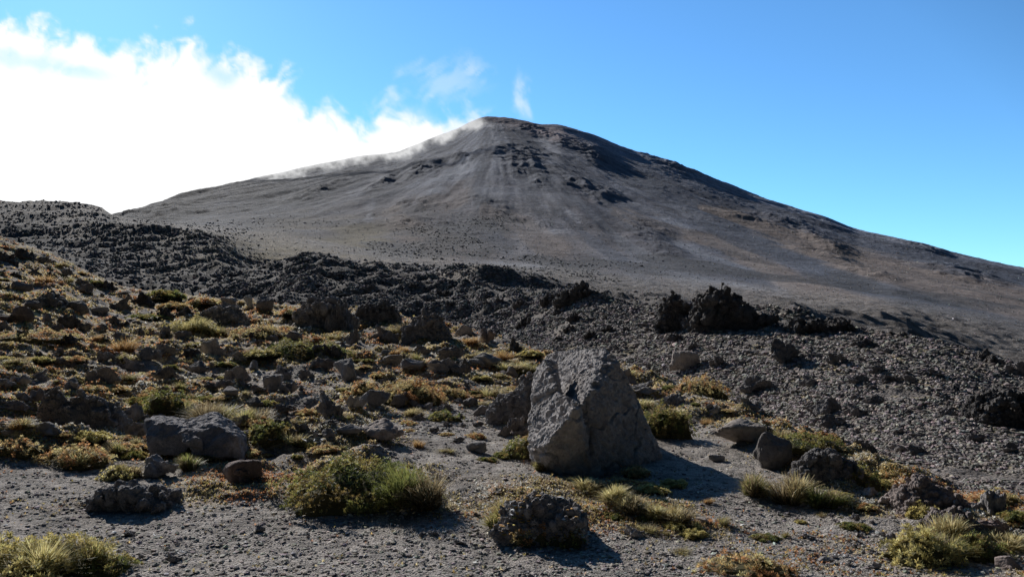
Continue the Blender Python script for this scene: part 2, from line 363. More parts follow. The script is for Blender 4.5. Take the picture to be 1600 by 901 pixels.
def attr_mat(name, trans=0., rough=.8):
    m, nt, out = nodes(name)
    at = N(nt, 'ShaderNodeAttribute', attribute_name='Col')
    b = N(nt, 'ShaderNodeBsdfPrincipled'); b.inputs['Roughness'].default_value = rough; b.inputs['Specular IOR Level'].default_value = .3
    nt.links.new(at.outputs['Color'], b.inputs['Base Color'])
    if trans:
        t = N(nt, 'ShaderNodeBsdfTranslucent'); nt.links.new(at.outputs['Color'], t.inputs['Color'])
        mx = N(nt, 'ShaderNodeMixShader'); mx.inputs[0].default_value = trans
        nt.links.new(b.outputs[0], mx.inputs[1]); nt.links.new(t.outputs[0], mx.inputs[2]); nt.links.new(mx.outputs[0], out.inputs[0])
    else: nt.links.new(b.outputs[0], out.inputs[0])
    return m
M_leaf = attr_mat('leaf_and_grass', .5, .55)
M_stone = attr_mat('loose_stone', 0, .95)
M_wood = attr_mat('bleached_wood', 0, .8)

# ------------------------------------------------------------------ mesh helpers
def make_mesh(name, V, Fc, col=None, smooth=False, mat=None):
    V = np.asarray(V, np.float32); Fc = np.asarray(Fc, np.int32); k = Fc.shape[1]
    me = bpy.data.meshes.new(name)
    me.vertices.add(len(V)); me.vertices.foreach_set('co', V.ravel())
    me.loops.add(Fc.size); me.loops.foreach_set('vertex_index', Fc.ravel())
    me.polygons.add(len(Fc)); me.polygons.foreach_set('loop_start', np.arange(0, Fc.size, k, dtype=np.int32))
    me.polygons.foreach_set('use_smooth', np.full(len(Fc), smooth))
    me.update(calc_edges=True)
    if col is not None:
        a = me.attributes.new('Col', 'FLOAT_COLOR', 'POINT')
        a.data.foreach_set('color', np.concatenate([np.asarray(col, np.float32), np.ones((len(V), 1), np.float32)], 1).ravel())
    if mat: me.materials.append(mat)
    return me
def link(name, me, loc=(0, 0, 0), rz=0, parent=None):
    o = bpy.data.objects.new(name, me); COL.objects.link(o); o.location = loc; o.rotation_euler = (0, 0, rz)
    if parent: o.parent = parent
    return o
def tag(o, label=None, cat=None, group=None, kind=None):
    if label: o['label'] = label
    if cat: o['category'] = cat
    if group: o['group'] = group
    if kind: o['kind'] = kind
    return o
# ------------------------------------------------------------------ terrain sheets
idx = np.arange(NR * NA).reshape(NR, NA)
q = np.stack([idx[:-1, :-1], idx[:-1, 1:], idx[1:, 1:], idx[1:, :-1]], -1).reshape(-1, 4)
Sf = SEG[:-1, :-1].ravel()
VV = np.stack([X, Y, Z], -1).reshape(-1, 3); CC = C.reshape(-1, 3)
def sheet(name, lo, hi, mat):
    f = q[(Sf >= lo) & (Sf < hi)]
    u, inv = np.unique(f.ravel(), return_inverse=True)
    me = make_mesh(name, VV[u], inv.reshape(-1, 4)[:, ::-1], CC[u], True, mat)
    return tag(link(name, me), kind='structure')
sheet('ground', -1, iE + .4, M_ground)
sheet('scree_slope', iE + .4, iB + .5, M_scree)
sheet('lava_field', iB + .5, iRi, M_lava)
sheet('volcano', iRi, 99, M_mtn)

# ------------------------------------------------------------------ rock shapes
def stand(pieces, px, base, Y0):
    k = hit(px, base)[1] / Y0; c_ = np.array([0, 0, CAMZ])
    return [[tuple(c_ + (np.array(p) - c_) * k) for p in P_] for P_ in pieces]
def hull_mesh(pieces, voxel):
    bm = bmesh.new()
    for pts in pieces:
        vs = [bm.verts.new(p) for p in pts]
        r = bmesh.ops.convex_hull(bm, input=vs)
        bmesh.ops.delete(bm, geom=list({g for g in r['geom_interior'] + r['geom_unused'] if isinstance(g, bmesh.types.BMVert)}), context='VERTS')
    me = bpy.data.meshes.new('tmp'); bm.to_mesh(me); bm.free()
    o = bpy.data.objects.new('tmp', me); COL.objects.link(o)
    md = o.modifiers.new('r', 'REMESH'); md.mode = 'VOXEL'; md.voxel_size = voxel
    ev = o.evaluated_get(bpy.context.evaluated_depsgraph_get()); em = ev.to_mesh()
    V = np.empty(len(em.vertices) * 3, np.float32); em.vertices.foreach_get('co', V)
    Nn = np.empty(len(em.vertices) * 3, np.float32); em.vertices.foreach_get('normal', Nn)
    Fq = np.empty(len(em.loops), np.int32); em.loops.foreach_get('vertex_index', Fq)
    ls = np.empty(len(em.polygons), np.int32); em.polygons.foreach_get('loop_total', ls)
    if (ls != 4).any():
        em.calc_loop_triangles(); T = np.empty(len(em.loop_triangles) * 3, np.int32); em.loop_triangles.foreach_get('vertices', T); Fq = T.reshape(-1, 3)
    else: Fq = Fq.reshape(-1, 4)
    ev.to_mesh_clear(); bpy.data.objects.remove(o); bpy.data.meshes.remove(me)
    return V.reshape(-1, 3).astype(float), Nn.reshape(-1, 3).astype(float), Fq
def displace(V, Nn, style, s, size):
    x, y, z = (V / size).T
    if style == 'facet':
        q = V / size
        dd = .030 * ridged(x * 2.2, y * 2.2, z * 2.2, o=3, s=s) + .022 * fbm(x * 7, y * 7, z * 7, o=4, s=s + 5, gain=.6) - .02 * sstep(.28, .1, worley(x * 5, y * 5, z * 5, s=s))
    elif style == 'round':
        dd = .045 * fbm(x * 2.5, y * 2.5, z * 2.5, o=3, s=s) + .035 * (.5 - worley(x * 5, y * 5, z * 5, s=s + 2)) + .018 * fbm(x * 14, y * 14, z * 14, o=3, s=s + 3, gain=.6)
    elif style == 'crag':
        dd = .05 * fbm(x * 3, y * 3, z * 3, o=3, s=s) + .06 * (.45 - worley(x * 9, y * 9, z * 9, s=s + 2)) + .035 * ridged(x * 12, y * 12, z * 12, o=4, s=s + 3, gain=.6)
    else:
        dd = .05 * fbm(x * 3, y * 3, z * 3, o=3, s=s) + .06 * (.45 - worley(x * 6, y * 6, z * 6, s=s + 2)) + .05 * (.45 - worley(x * 13, y * 13, z * 13, s=s + 4)) + .02 * fbm(x * 25, y * 25, z * 25, o=2, s=s + 3)
    return V + Nn * (dd * size)[:, None]
def rand_hull(r, n, c, rad):
    p = r.normal(size=(n, 3)); p /= np.linalg.norm(p, axis=1)[:, None]
    return (p * np.asarray(rad) * r.uniform(.75, 1.1, (n, 1)) + np.asarray(c)).tolist()
def proto_rock(style, seed, vox=.045):
    """a rock about 1 m wide whose base is at z = 0"""
    r = np.random.default_rng(seed); P = []
    if style == 'facet':
        P.append(rand_hull(r, 11, (0, 0, .30), (.5, .42, .36)))
        P.append(rand_hull(r, 8, (r.uniform(-.2, .2), r.uniform(-.15, .1), .22), (.34, .34, .26)))
        P.append(rand_hull(r, 7, (r.uniform(-.25, .25), r.uniform(-.2, .1), .12), (.30, .3, .18)))
    elif style == 'spire':
        P.append(rand_hull(r, 10, (0, 0, .35), (.36, .3, .45)))
        P.append(rand_hull(r, 9, (r.uniform(-.1, .1), 0, .7), (.2, .2, .42)))
        for i in range(7): P.append(rand_hull(r, 8, (r.uniform(-.4, .4), r.uniform(-.25, .25), r.uniform(.05, .5)), (.2, .2, .24)))
    elif style == 'crag':
        pk = r.uniform(-.2, .15)
        for i in range(26):
            a = r.uniform(-.45, .45); hh = max(.04, (.55 - abs(a - pk)) * r.uniform(.4, 1.1))
            P.append(rand_hull(r, 7, (a, r.uniform(-.25, .25), hh * .42), (r.uniform(.08, .19), .17, .07 + hh * .6)))
    else:
        for i in range(6):
            P.append(rand_hull(r, 8, (r.uniform(-.28, .28), r.uniform(-.2, .2), r.uniform(.06, .26)), (r.uniform(.22, .36), r.uniform(.2, .32), r.uniform(.15, .28))))
    V, Nn, Fq = hull_mesh(P, vox)
    V = displace(V, Nn, {'facet': 'facet', 'round': 'round', 'crag': 'crag', 'spire': 'crag'}.get(style, 'clinker'), seed, .9)
    V[:, 0] -= (V[:, 0].max() + V[:, 0].min()) / 2; V[:, 0] /= (V[:, 0].max() - V[:, 0].min()); V[:, 1] -= V[:, 1].mean()
    V[:, 2] -= max(V[:, 2].min(), -.2) * 1.0 if V[:, 2].min() > 0 else 0
    V[:, 2] /= V[:, 2].max()                         # unit height above the base
    return V, Fq
STY = {}
for st_, n_, mat_, vx in (('facet', 6, M_rock, .035), ('round', 5, M_clink, .035), ('clinker', 6, M_clink, .03), ('crag', 5, M_far, .028), ('spire', 3, M_far, .028)):
    L_ = []
    for i in range(n_):
        V, Fq = proto_rock(st_, 100 + i * 7 + len(st_), vx)
        L_.append(make_mesh(st_ + '_rock_shape', V, Fq, smooth=False, mat=mat_))
    STY[st_] = L_
def put_rock(name, px, base, w, h, style, label, cat='rock', group=None, tint=1., rz=None, k=None, sink=.08, mat=None, col=None):
    x, y = hit(px, base); ws = w * y / F; hs = h * y / F
    y2 = y + ws * .32; x2 = x * y2 / y
    z = float(height(np.array(x2), np.array(y2)))
    z0 = float(height(np.array(x), np.array(y))); z = min(z, z0 + .25 * hs)
    y3 = y + ws * .38; top = float(world(px, base - h, y3)[2]); z = min(z, top - .35 * hs)
    me = STY[style][random.randrange(len(STY[style])) if k is None else k % len(STY[style])]
    o = link(name, me, (x2, y2, z - sink * hs))
    rz = random.uniform(-.7, .7) + random.choice((0, math.pi)) if rz is None else rz
    o.rotation_euler = (0, 0, rz); o.scale = (ws, ws * .85, max(.3 * hs, top - z + sink * hs))
    t = tint if isinstance(tint, tuple) else (tint, tint, tint)
    o.color = (*t, 1)
    return tag(o, label, cat, group)

# ---- the central boulder, built from its own faces
def PW(l): return [tuple(world(a, b, c)) for a, b, c in l]
def on_plane(n, anchor, pts):               # points of one rock face: pixel positions on a tilted plane through the anchor
    p = world(*anchor); out = []
    for a_, b_ in pts:
        u_, v_ = slope_of(a_, b_); dv = np.array([u_, 1., v_]); o_ = np.array([0, 0, CAMZ])
        t = np.dot(n, p - o_) / np.dot(n, dv); out.append(tuple(o_ + dv * t))
    return out
A = on_plane((-.62,-.10,.78), (918,620,7.7), [(856,556),(875,550),(903,548),(943,545),(938,572),(924,580),(918,620),(892,590),(862,582)]) \
    + PW([(966,566,8.7),(973,600,8.7),(1000,670,8.6),(1036,722,8.5),(1044,742,9.0),(930,754,7.45),(1000,752,7.9),(985,640,9.1),(900,742,9.3),(852,640,9.0),(862,742,8.0),(955,640,7.95)])
B = on_plane((-.74,-.24,.62), (855,672,7.5), [(833,630),(866,611),(900,630),(895,643),(874,668),(856,690),(832,704),(826,690),(827,660)]) \
    + PW([(834,720,7.75),(852,740,7.5),(890,748,7.45),(930,748,7.5),(905,690,7.5),(850,720,8.6),(900,650,8.4),(836,640,8.7)])
Cc = on_plane((-.70,-.20,.68), (867,606,7.95), [(836,584),(862,582),(870,604),(850,611),(833,622)]) \
    + PW([(851,563,8.7),(838,642,8.4),(880,640,8.3),(835,602,8.8),(866,566,8.9)])
Dd = PW([(893,641,7.58),(918,622,7.73),(935,752,7.45),(885,748,7.45),(862,690,7.5),(955,700,7.8),(905,700,8.2)])
V, Nn, Fq = hull_mesh(stand([A, B, Cc, Dd], 900, 740, 7.5), .013)
xs, ys, zs = V.T
V = V + Nn * (.026 * fbm(xs * 2.5, ys * 2.5, zs * 2.5, o=3, s=70) + .03 * (ridged(xs * 6, ys * 6, zs * 6, o=4, s=71) - .6) + .014 * fbm(xs * 20, ys * 20, zs * 20, o=3, s=77, gain=.65)
              - .022 * sstep(.32, .05, worley(xs * 9, ys * 9, zs * 9, s=79)) - .035 * sstep(.10, .0, np.abs(fbm(xs * 1.6 + zs, ys * 1.6 + 4, zs * 1.9 - xs, o=3, s=81))))[:, None]
c0 = np.array([.95, 8.2, 0.]); V = V - c0
big = link('boulder', make_mesh('boulder', V, Fq, smooth=False, mat=M_rock), tuple(c0)); big.color = (1.45, 1.43, 1.43, 1)
tag(big, 'tallest grey angular boulder with sunlit top and long shadow at the centre', 'boulder')
# ---- long rounded boulder on the left
A = PW([(226,655,9.1),(240,650,9.4),(290,650,9.5),(300,672,8.9),(228,690,8.8),(235,712,8.8),(290,712,8.8),(240,690,9.6),(300,690,9.8)])
B = PW([(285,655,9.2),(310,646,9.4),(335,643,9.5),(360,655,9.5),(385,680,9.3),(392,715,9.2),(300,712,8.75),(350,715,8.7),(385,720,9.0),(300,680,8.85),(340,665,8.95),(370,685,8.9),(330,690,9.9),(380,700,9.9)])
Cc = PW([(282,676,8.85),(300,673,8.8),(318,685,8.7),(318,705,8.7),(285,690,8.7),(300,700,9.1)])
V, Nn, Fq = hull_mesh(stand([A, B, Cc], 320, 715, 8.8), .014)
V = displace(V, Nn, 'round', 9, 1.0)
c0 = np.array([-3.95, 9.25, 0.]); V = V - c0
o = link('boulder', make_mesh('boulder_long', V, Fq, smooth=False, mat=M_clink), tuple(c0)); o.color = (1.15, 1.15, 1.2, 1)
tag(o, 'long rounded grey lava boulder with knobbly top beside the large green shrub', 'boulder')

def outline_crag(px_top, base, depth, seed, label, tint=1., mat=None, n=46, amp=None, cat='rock', blob_=.075):
    """a rough rock whose skyline follows px_top [(px, py), ...]; it stands where its base row meets the ground"""
    T = np.array(px_top, float); r_ = np.random.default_rng(seed); rough = 1 if (mat is None) else .5; amp = amp or (2.6 if mat is None else 1.9); n = int(n * (1 + rough)); xm = T[:, 0].mean(); W = T[:, 0].max() - T[:, 0].min()
    Y0 = hit(xm, base)[1]; wm = W * Y0 / F; D = wm * depth; yc = Y0 + D * .5; sk = .05 * wm
    def P(px, py, yy): return world(px, py, yy)
    pieces = []
    for i in range(len(T) - 1):
        (x0, y0), (x1, y1) = T[i], T[i + 1]; pts = []
        for (a_, b_) in ((x0, y0), (x1, y1)):
            top = P(a_, b_, yc)
            for dy, kz in ((-.46, .3), (-.25, .66), (0, .9), (.3, .7), (.5, .3)):
                g = float(height(np.array(top[0]), np.array(yc))) - sk
                pts.append((top[0], yc + dy * D, g + (top[2] - g) * kz)); 
            pts.append((top[0], yc - .5 * D, g)); pts.append((top[0], yc + .55 * D, g))
        pieces.append(pts)
    for k in range(n):
        a_ = r_.uniform(T[0, 0], T[-1, 0]); tp = np.interp(a_, T[:, 0], T[:, 1]); top = P(a_, tp, yc)
        g = float(height(np.array(top[0]), np.array(yc))) - sk; rad = wm * blob_ * r_.uniform(.6, 1.5); dy = r_.uniform(-.5, .35)
        zz = g + (top[2] - g) * (1 - abs(dy) * 1.1) * r_.uniform(.3, 1.) 
        if rough: zz = g + (top[2] - g) * (1 - .6 * abs(dy)) * (1 - r_.random() ** 2 * .8)
        pieces.append(rand_hull(r_, 7, (top[0] + r_.normal(0, .02) * wm, yc + dy * D - .08 * D * rough, zz - rad * (.4 - .35 * rough)), (rad, rad, rad * r_.uniform(.7, 1.2))))
    V, Nn, Fq = hull_mesh(pieces, wm * .0125)
    x, y, z = (V / wm).T
    dd = amp * (.03 * fbm(x * 5, y * 5, z * 5, o=3, s=seed) + .028 * (.4 - worley(x * 13, y * 13, z * 13, s=seed)) + .010 * ridged(x * 30, y * 30, z * 30, o=3, s=seed))
    V = V + Nn * (dd * wm)[:, None]; c_ = np.array([P(xm, base, yc)[0], yc, float(height(np.array(P(xm, base, yc)[0]), np.array(yc)))])
    o = link('boulder' if cat == 'boulder' else 'rock', make_mesh('crag', V - c_, Fq, mat=mat or M_far), tuple(c_))
    t_ = tint if isinstance(tint, tuple) else (tint,) * 3; o.color = (*t_, 1); SPOT.append((xm, base, W)); return tag(o, label, cat)
SPOT = []
outline_crag([(1076,505),(1084,478),(1094,456),(1110,450),(1120,447),(1126,442),(1134,455),(1150,459),(1155,474),(1172,484),(1192,502)], 518, .6, 11, 'tallest black lava crag on the scree crest, peaked at its left', 1.0, cat='boulder')
outline_crag([(1024,508),(1032,480),(1044,458),(1056,452),(1066,464),(1076,478),(1082,508)], 518, .7, 12, 'black lava crag left of the tallest crag on the crest', 1.15)
outline_crag([(868,468),(880,452),(890,455),(902,442),(912,441),(920,462)], 474, .7, 13, 'black jagged crag on the crest left of both tall crags', 1.0)
outline_crag([(1232,512),(1245,501),(1268,504),(1290,500),(1304,498),(1322,508)], 521, .6, 14, 'long low black ledge on the scree crest', .9)
outline_crag([(1516,640),(1530,615),(1548,604),(1570,608),(1590,618),(1620,650)], 667, .7, 15, 'big black crag cut by the right edge', 1.0, cat='boulder')
outline_crag([(468,498),(480,474),(494,462),(508,463),(522,470),(540,480),(552,500)], 516, .7, 16, 'tall dark crag of the skyline row with a broken craggy top', (2.4,2.4,2.5), cat='boulder')
outline_crag([(556,494),(572,477),(590,474),(606,470),(622,492)], 503, .7, 17, 'black crag standing above yellow grass right of the tall dark crag', 1.5)
outline_crag([(324,492),(340,478),(356,474),(372,482),(386,500)], 506, .8, 18, 'broad dark rock at the left end of the skyline row of blocks', 2.6)
outline_crag([(764,638),(776,618),(792,612),(806,604),(818,586),(836,574),(846,600)], 660, .7, 19, 'jagged dark rock leaning against the left side of the tallest boulder', 1.15, M_clink)
outline_crag([(146,786),(160,768),(180,762),(200,752),(214,758),(240,764),(262,768),(274,784)], 798, .55, 20, 'low knobbly lava lump on bare gravel in front of the long boulder', 1.0, M_clink, blob_=.10)
outline_crag([(1396,775),(1408,756),(1424,748),(1442,742),(1460,752),(1478,762),(1500,786)], 806, .7, 21, 'brown outcrop with rough face at the right', (1.15,1.02,.96), M_clink, cat='boulder')
outline_crag([(1446,815),(1462,796),(1490,788),(1515,800),(1530,826)], 842, .7, 22, 'lower block of the brown outcrop at the right', (1.1,1.,.95), M_clink, cat='boulder')
outline_crag([(632,515),(645,495),(660,484),(680,488),(696,505),(704,522)], 530, .7, 23, 'large rounded rock pile above the shadowed hollow', 1., M_clink, cat='boulder')
outline_crag([(104,648),(116,622),(135,612),(160,618),(180,630),(196,650)], 670, .6, 24, 'widest rock of the shadowed wall on the left', .9, M_clink, cat='boulder')
outline_crag([(64,645),(70,612),(84,602),(98,610),(108,640)], 660, .7, 25, 'tall narrow rock at the left end of the shadowed rock wall', .9, M_clink)
outline_crag([(1242,735),(1256,706),(1280,692),(1306,698),(1326,716),(1340,742)], 756, .6, 26, 'wide dark rock mound behind the golden tussock', .8, M_clink, cat='boulder')
mound = outline_crag([(778,822),(792,790),(812,776),(840,768),(870,770),(895,782),(912,812)], 852, .75, 27, 'mound of lava crusted with white lichen and orange moss in front of the boulder', 1.1, M_clink, cat='boulder')
ROCKS = [
 # px, base, w, h, style, tint, label
 (252,748,78,38,'round',1.3,'pair of fused grey knobs below the long rounded boulder',1),
 (378,757,70,42,'facet',(.75,.6,.56),'smooth reddish stone lying in the shadow of the long boulder',2),
 (597,692,74,40,'facet',(1.5,1.35,1.25),'pale brown slab above the big green shrub, grass behind it',3),
 (745,709,36,20,'facet',1.0,'small flat stone alone on gravel left of the tallest boulder',4),
 (716,692,20,10,'clinker',1.0,'very small stone just left of the flat stone on gravel',3),
 (513,650,58,40,'clinker',.85,'dark knobbly rock casting shadow above the pale brown slab',1),
 (557,640,32,24,'round',1.3,'small grey rock right beside the dark knobbly rock',2),
 (540,597,48,38,'facet',1.0,'grey rock with bright left side above the shrub middle',5),
 (443,595,44,26,'clinker',1.1,'low broken lava rock left of the bright sided rock',4),
 (480,594,26,18,'clinker',1.0,'small clump of lava right of the low broken rock',5),
 (336,557,50,30,'round',1.35,'rounded grey rock at the left end of the green shrub strip',3),
 (374,570,36,22,'clinker',1.1,'brown rock below the left end of the green shrub strip',0),
 (397,579,24,17,'facet',1.1,'small square grey stone below the green shrub strip',0),
 (207,660,44,32,'clinker',1.0,'right end rock of the shadowed wall next to yellow leaves',3),
 (20,612,48,27,'round',1.25,'rounded rock cut by the left edge above the shadowed wall',2),
 (60,598,48,22,'clinker',1.1,'flat dark rock above the rounded rock at the left edge',1),
 (115,610,40,20,'round',1.2,'low grey rock just above the tall narrow rock of the wall',1),
 (28,505,72,28,'round',(.75,.65,.6),'dark brown block at the left edge on the upper slope',0),
 (78,483,60,30,'crag',1.6,'dark pointed block high on the grassy left slope',1),
 (52,486,30,18,'facet',.8,'bluish grey block leaning below the dark pointed block',1),
 (8,516,26,16,'round',.9,'small dark rock at the left edge under the brown block',3),
 (130,521,28,18,'clinker',.9,'dark rock surrounded by orange plants on the upper left slope',2),
 (156,494,34,15,'facet',1.4,'pale flat stone right of the dark pointed block',2),
 (190,534,30,16,'clinker',1.0,'dark flat rock in the middle of the upper left slope',4),
 (253,528,34,20,'clinker',1.0,'dark rock below the tufted mound on the left slope',5),
 (232,567,42,26,'clinker',1.05,'left one of two touching dark rocks mid slope',0),
 (262,561,36,24,'clinker',1.0,'right one of two touching dark rocks mid slope',3),
 (172,568,38,20,'clinker',1.1,'low rock with white lichen left of two touching rocks',5),
 (358,482,34,18,'facet',1.2,'pale topped block behind the broad dark rock',4),
 (388,484,20,24,'facet',(1.6,1.6,1.5),'thin upright block with white sunlit face in the skyline row',5),
 (415,491,38,30,'facet',.8,'dark wedge block right of the thin upright block',1),
 (528,517,42,50,'crag',1.5,'steep dark crag touching the tall streaked crag',1),
 (600,537,50,30,'clinker',.9,'dark rock left of the large rounded rock pile',1),
 (550,538,28,26,'clinker',.85,'small dark upright rock above the green shrub strip',4),
 (724,523,28,17,'facet',(1.8,1.65,1.5),'small bright tan stone right of the large rounded pile',0),
 (762,539,38,28,'round',(1.1,.95,.9),'brownish rounded rock right of the bright tan stone',1),
 (806,552,28,26,'crag',1.2,'black rock at the foot of the dark lava bank',0),
 (705,560,46,20,'clinker',.8,'flat dark rock under the brownish rounded rock',2),
 (758,577,54,27,'facet',.95,'grey rock with golden grass on both sides, left of the boulder',3),
 (1070,585,50,38,'facet',(1.55,1.45,1.35),'pale pointed rock at the foot of the scree behind the boulder',4),
 (860,478,40,22,'crag',1.1,'low black crag joined to the left of the jagged crag',3),
 (1225,570,66,42,'clinker',.75,'black clinker rock on the scree below the long ledge',0),
 (1187,620,60,36,'clinker',.85,'brown black clinker rock at the left foot of the scree',3),
 (1350,545,44,20,'crag',1.0,'small black ledge right of the long low ledge',1),
 (1310,572,36,22,'clinker',.8,'black rock halfway up the scree, nearest the middle',5),
 (1372,586,28,18,'clinker',.7,'black rock to the right of the middle of the scree',2),
 (1457,592,34,18,'clinker',.8,'dark rock near the scree crest at the right',1),
 (1528,654,34,30,'clinker',.6,'dark rock leaning on the left of the right edge crag',4),
 (1285,650,60,32,'clinker',.8,'dark clump at the scree foot above the shaded hollow',4),
 (1302,672,44,26,'clinker',.75,'dark clump just below and right of the scree foot clump',0),
 (1158,700,94,46,'facet',(1.35,1.25,1.15),'long pale brown slab right of the boulder',5),
 (1212,735,66,62,'facet',.72,'dark pointed rock against the right end of the long pale slab',1),
 (1120,722,28,13,'facet',1.1,'small stone on gravel in front of the long pale slab',2),
 (1386,793,27,19,'facet',(1.7,1.55,1.45),'small pinkish white stone left of the right hand outcrop',4),
 (1549,800,76,40,'clinker',1.1,'dark upper block of the brown outcrop near the right edge',5),
 (1577,892,40,25,'facet',(1.2,1.05,1.0),'brown stone in the bottom right corner',0),
 (1550,838,50,28,'clinker',(1.2,1.0,.95),'reddish rock in the shade near the right edge',2),
 (1004,622,64,28,'clinker',1.2,'knobbly grey rock touching the right shoulder of the boulder',1),
 (1050,636,40,22,'clinker',.9,'dark rock with golden grass right of the knobbly grey rock',3),
 (982,600,34,26,'round',.9,'round dark rock just behind the right shoulder of the boulder',3),
 (1115,648,30,18,'round',1.3,'grey stone above the left end of the long pale slab',0),
 (1175,640,50,22,'round',1.1,'low rock at the scree foot above the long pale slab',4),
 (407,832,17,12,'facet',.8,'small dark pointed stone alone on gravel below the long boulder shadow',1),
 (988,842,38,24,'clinker',1.6,'knobbly pale stone in front of the golden grass strip',1),
 (1097,818,22,11,'facet',(1.6,1.5,1.4),'small tan stone at the right end of the grass strip',5),
 (676,838,20,10,'clinker',.9,'right one of two small dark stones on gravel below the green shrub',2),
 (661,839,14,8,'clinker',.9,'left one of two small dark stones on gravel below the green shrub',0),
 (718,852,24,10,'clinker',.9,'flat crusty stone left of the lichen covered mound',3),
 (1290,880,26,12,'facet',1.1,'small stone at the bottom between brown patch and right shrub',3),
 (205,840,34,12,'clinker',.8,'dark flat stone by the bottom left shrub',5),
 (270,880,30,18,'clinker',1.1,'dark stone with white twigs at the bottom left',1),
]
for (px, b, w, h, st_, ti, lab, k) in ROCKS:
    put_rock('boulder' if w > 60 else 'rock', px, b, w, h, st_, lab, 'rock' if w <= 60 else 'boulder', tint=ti, k=k)
    SPOT.append((px, b, w))
# lichen mound with its crust and moss
def crust(o, name, n, size, colr, seed, up=.3, region=None):
    """small lichen or moss cushions that grow on the upper faces of a rock, as one part of it"""
    me = o.data; r_ = np.random.default_rng(seed); V = np.empty(len(me.vertices) * 3); me.vertices.foreach_get('co', V); V = V.reshape(-1, 3)
    Nn_ = np.empty(len(V) * 3); me.vertices.foreach_get('normal', Nn_); Nn_ = Nn_.reshape(-1, 3)
    pat = fbm(V[:, 0] * 4, V[:, 1] * 4, V[:, 2] * 4, o=3, s=seed); ok = np.nonzero((Nn_[:, 2] > up) & (pat > .08))[0]
    if not len(ok): return
    k = r_.choice(ok, n); P_ = V[k] + Nn_[k] * size * .1
    m = stone_cloud(name, P_, size * r_.uniform(.4, 1.2, n), 1, colr, seed, M_stone, .35)
    return tag(link(name, m, (0, 0, 0), 0, o), kind='stuff')


# ------------------------------------------------------------------ loose stones (stuff) in one mesh each
def ico(sub):
    bm = bmesh.new(); bmesh.ops.create_icosphere(bm, subdivisions=sub, radius=1)
    V = np.array([v.co[:] for v in bm.verts]); Fc = np.array([[v.index for v in f.verts] for f in bm.faces]); bm.free(); return V, Fc
def stone_cloud(name, P, S, sub, base, seed, mat, flat=.65):
    """P centres, S radii; every stone gets its own shape"""
    r = np.random.default_rng(seed); V0, F0 = ico(sub); n = len(P)
    U = V0[None] * (1 + .28 * r.normal(size=(n, len(V0), 1)).clip(-1.5, 1.5))
    ang = r.uniform(0, 6.28, n); ca, sa = np.cos(ang), np.sin(ang)
    U = U * r.uniform(.65, 1.15, (n, 1, 3)) * np.array([1, 1, flat])
    x = U[..., 0] * ca[:, None] - U[..., 1] * sa[:, None]; y = U[..., 0] * sa[:, None] + U[..., 1] * ca[:, None]
    U = np.stack([x, y, U[..., 2]], -1) * S[:, None, None] + P[:, None, :]
    Fa = (F0[None] + (np.arange(n) * len(V0))[:, None, None]).reshape(-1, 3)
    c = np.asarray(base)[None] * r.uniform(.55, 1.6, (n, 1)) * (1 + .06 * r.normal(size=(n, 3)))
    pale = r.random(n) < .04; c[pale] *= 2.0
    c = np.repeat(c, len(V0), 0)
    return make_mesh(name, U.reshape(-1, 3), Fa, np.clip(c, .02, .8), False, mat)
def scatter(n, seed, test, pxr=(-60, 1660), jitter=True):
    """points spread evenly over the visible ground in picture area, kept where test(px, py, seg, rand) holds"""
    r = np.random.default_rng(seed)
    W = np.zeros((NR, NA)); pa, pb = PY[:-1], PY[1:]
    W[:-1] = np.clip(pa - pb, 0, 30) * VIS[:-1] * (PX[:-1] > pxr[0]) * (PX[:-1] < pxr[1]) * (PY[:-1] < 960) * (Y[:-1] > 1)
    W = W * test(PX, PY, SEG)
    p = W.ravel() / W.sum(); k = np.searchsorted(np.cumsum(p), r.random(n)).clip(0, NR * NA - 1)
    i, j = k // NA, k % NA; i = np.minimum(i, NR - 2); j = np.minimum(j, NA - 2)
    t = r.random(n); s = r.random(n)
    rr = RR[i] + (RR[i + 1] - RR[i]) * t; aa = az[j] + (az[j + 1] - az[j]) * s
    x = rr * np.sin(aa); y = rr * np.cos(aa)
    return x, y, height(x, y)
def stones(name, n, seed, test, r0, r1, base, mat=M_stone, sub=1, power=2.5, flat=.65, cap=9.):
    """r0..r1: radius in metres"""
    x, y, z = scatter(n, seed, test); r = np.random.default_rng(seed + 1)
    S = r0 + (r1 - r0) * r.random(n) ** power
    S = np.minimum(S, cap * y / F * (.5 + .5 * r.random(n)))
    P = np.stack([x, y, z + S * .15], -1)
    me = stone_cloud(name, P, S, sub, base, seed, mat, flat)
    return link(name, me)
o = stones('gravel', 42000, 11, lambda a, b, s: (s < iE) * (b > 560) * 1., .004, .022, (.31, .28, .25), power=4, flat=.5)
tag(o, 'fine dark volcanic gravel covering the bare foreground', 'gravel', kind='stuff')
cl = fbm(X * .5, Y * .5, o=3, s=140); cl2 = fbm(X * .012, Y * .008, o=4, s=141)
o = stones('scree_stones', 24000, 12, lambda a, b, s: (s > iE) * (s < iB + .3) * sstep(780, 1000, a) * sstep(-.6, .4, cl + .4), .02, .19, (.235, .208, .188), power=2.6, cap=5.)
tag(o, 'loose dark scoria stones covering the bank on the right', 'scree', kind='stuff')
o = stones('lava_rubble', 19000, 13, lambda a, b, s: (s > iE + .3) * ((s < iL + .6) + (s < iRi + 1.2) * sstep(430, 330, a + 60 * cl) + .5 * (s < iRi + 1.6) * sstep(.05, .35, cl2)).clip(0, 1) * sstep(1120, 820, a + 160 * cl) * sstep(-.7, .2, cl), .10, .9, (.22, .205, .195), power=2, flat=.75, cap=3.0)
tag(o, 'black broken lava rubble across the dark flow below the volcano', 'rubble', kind='stuff')
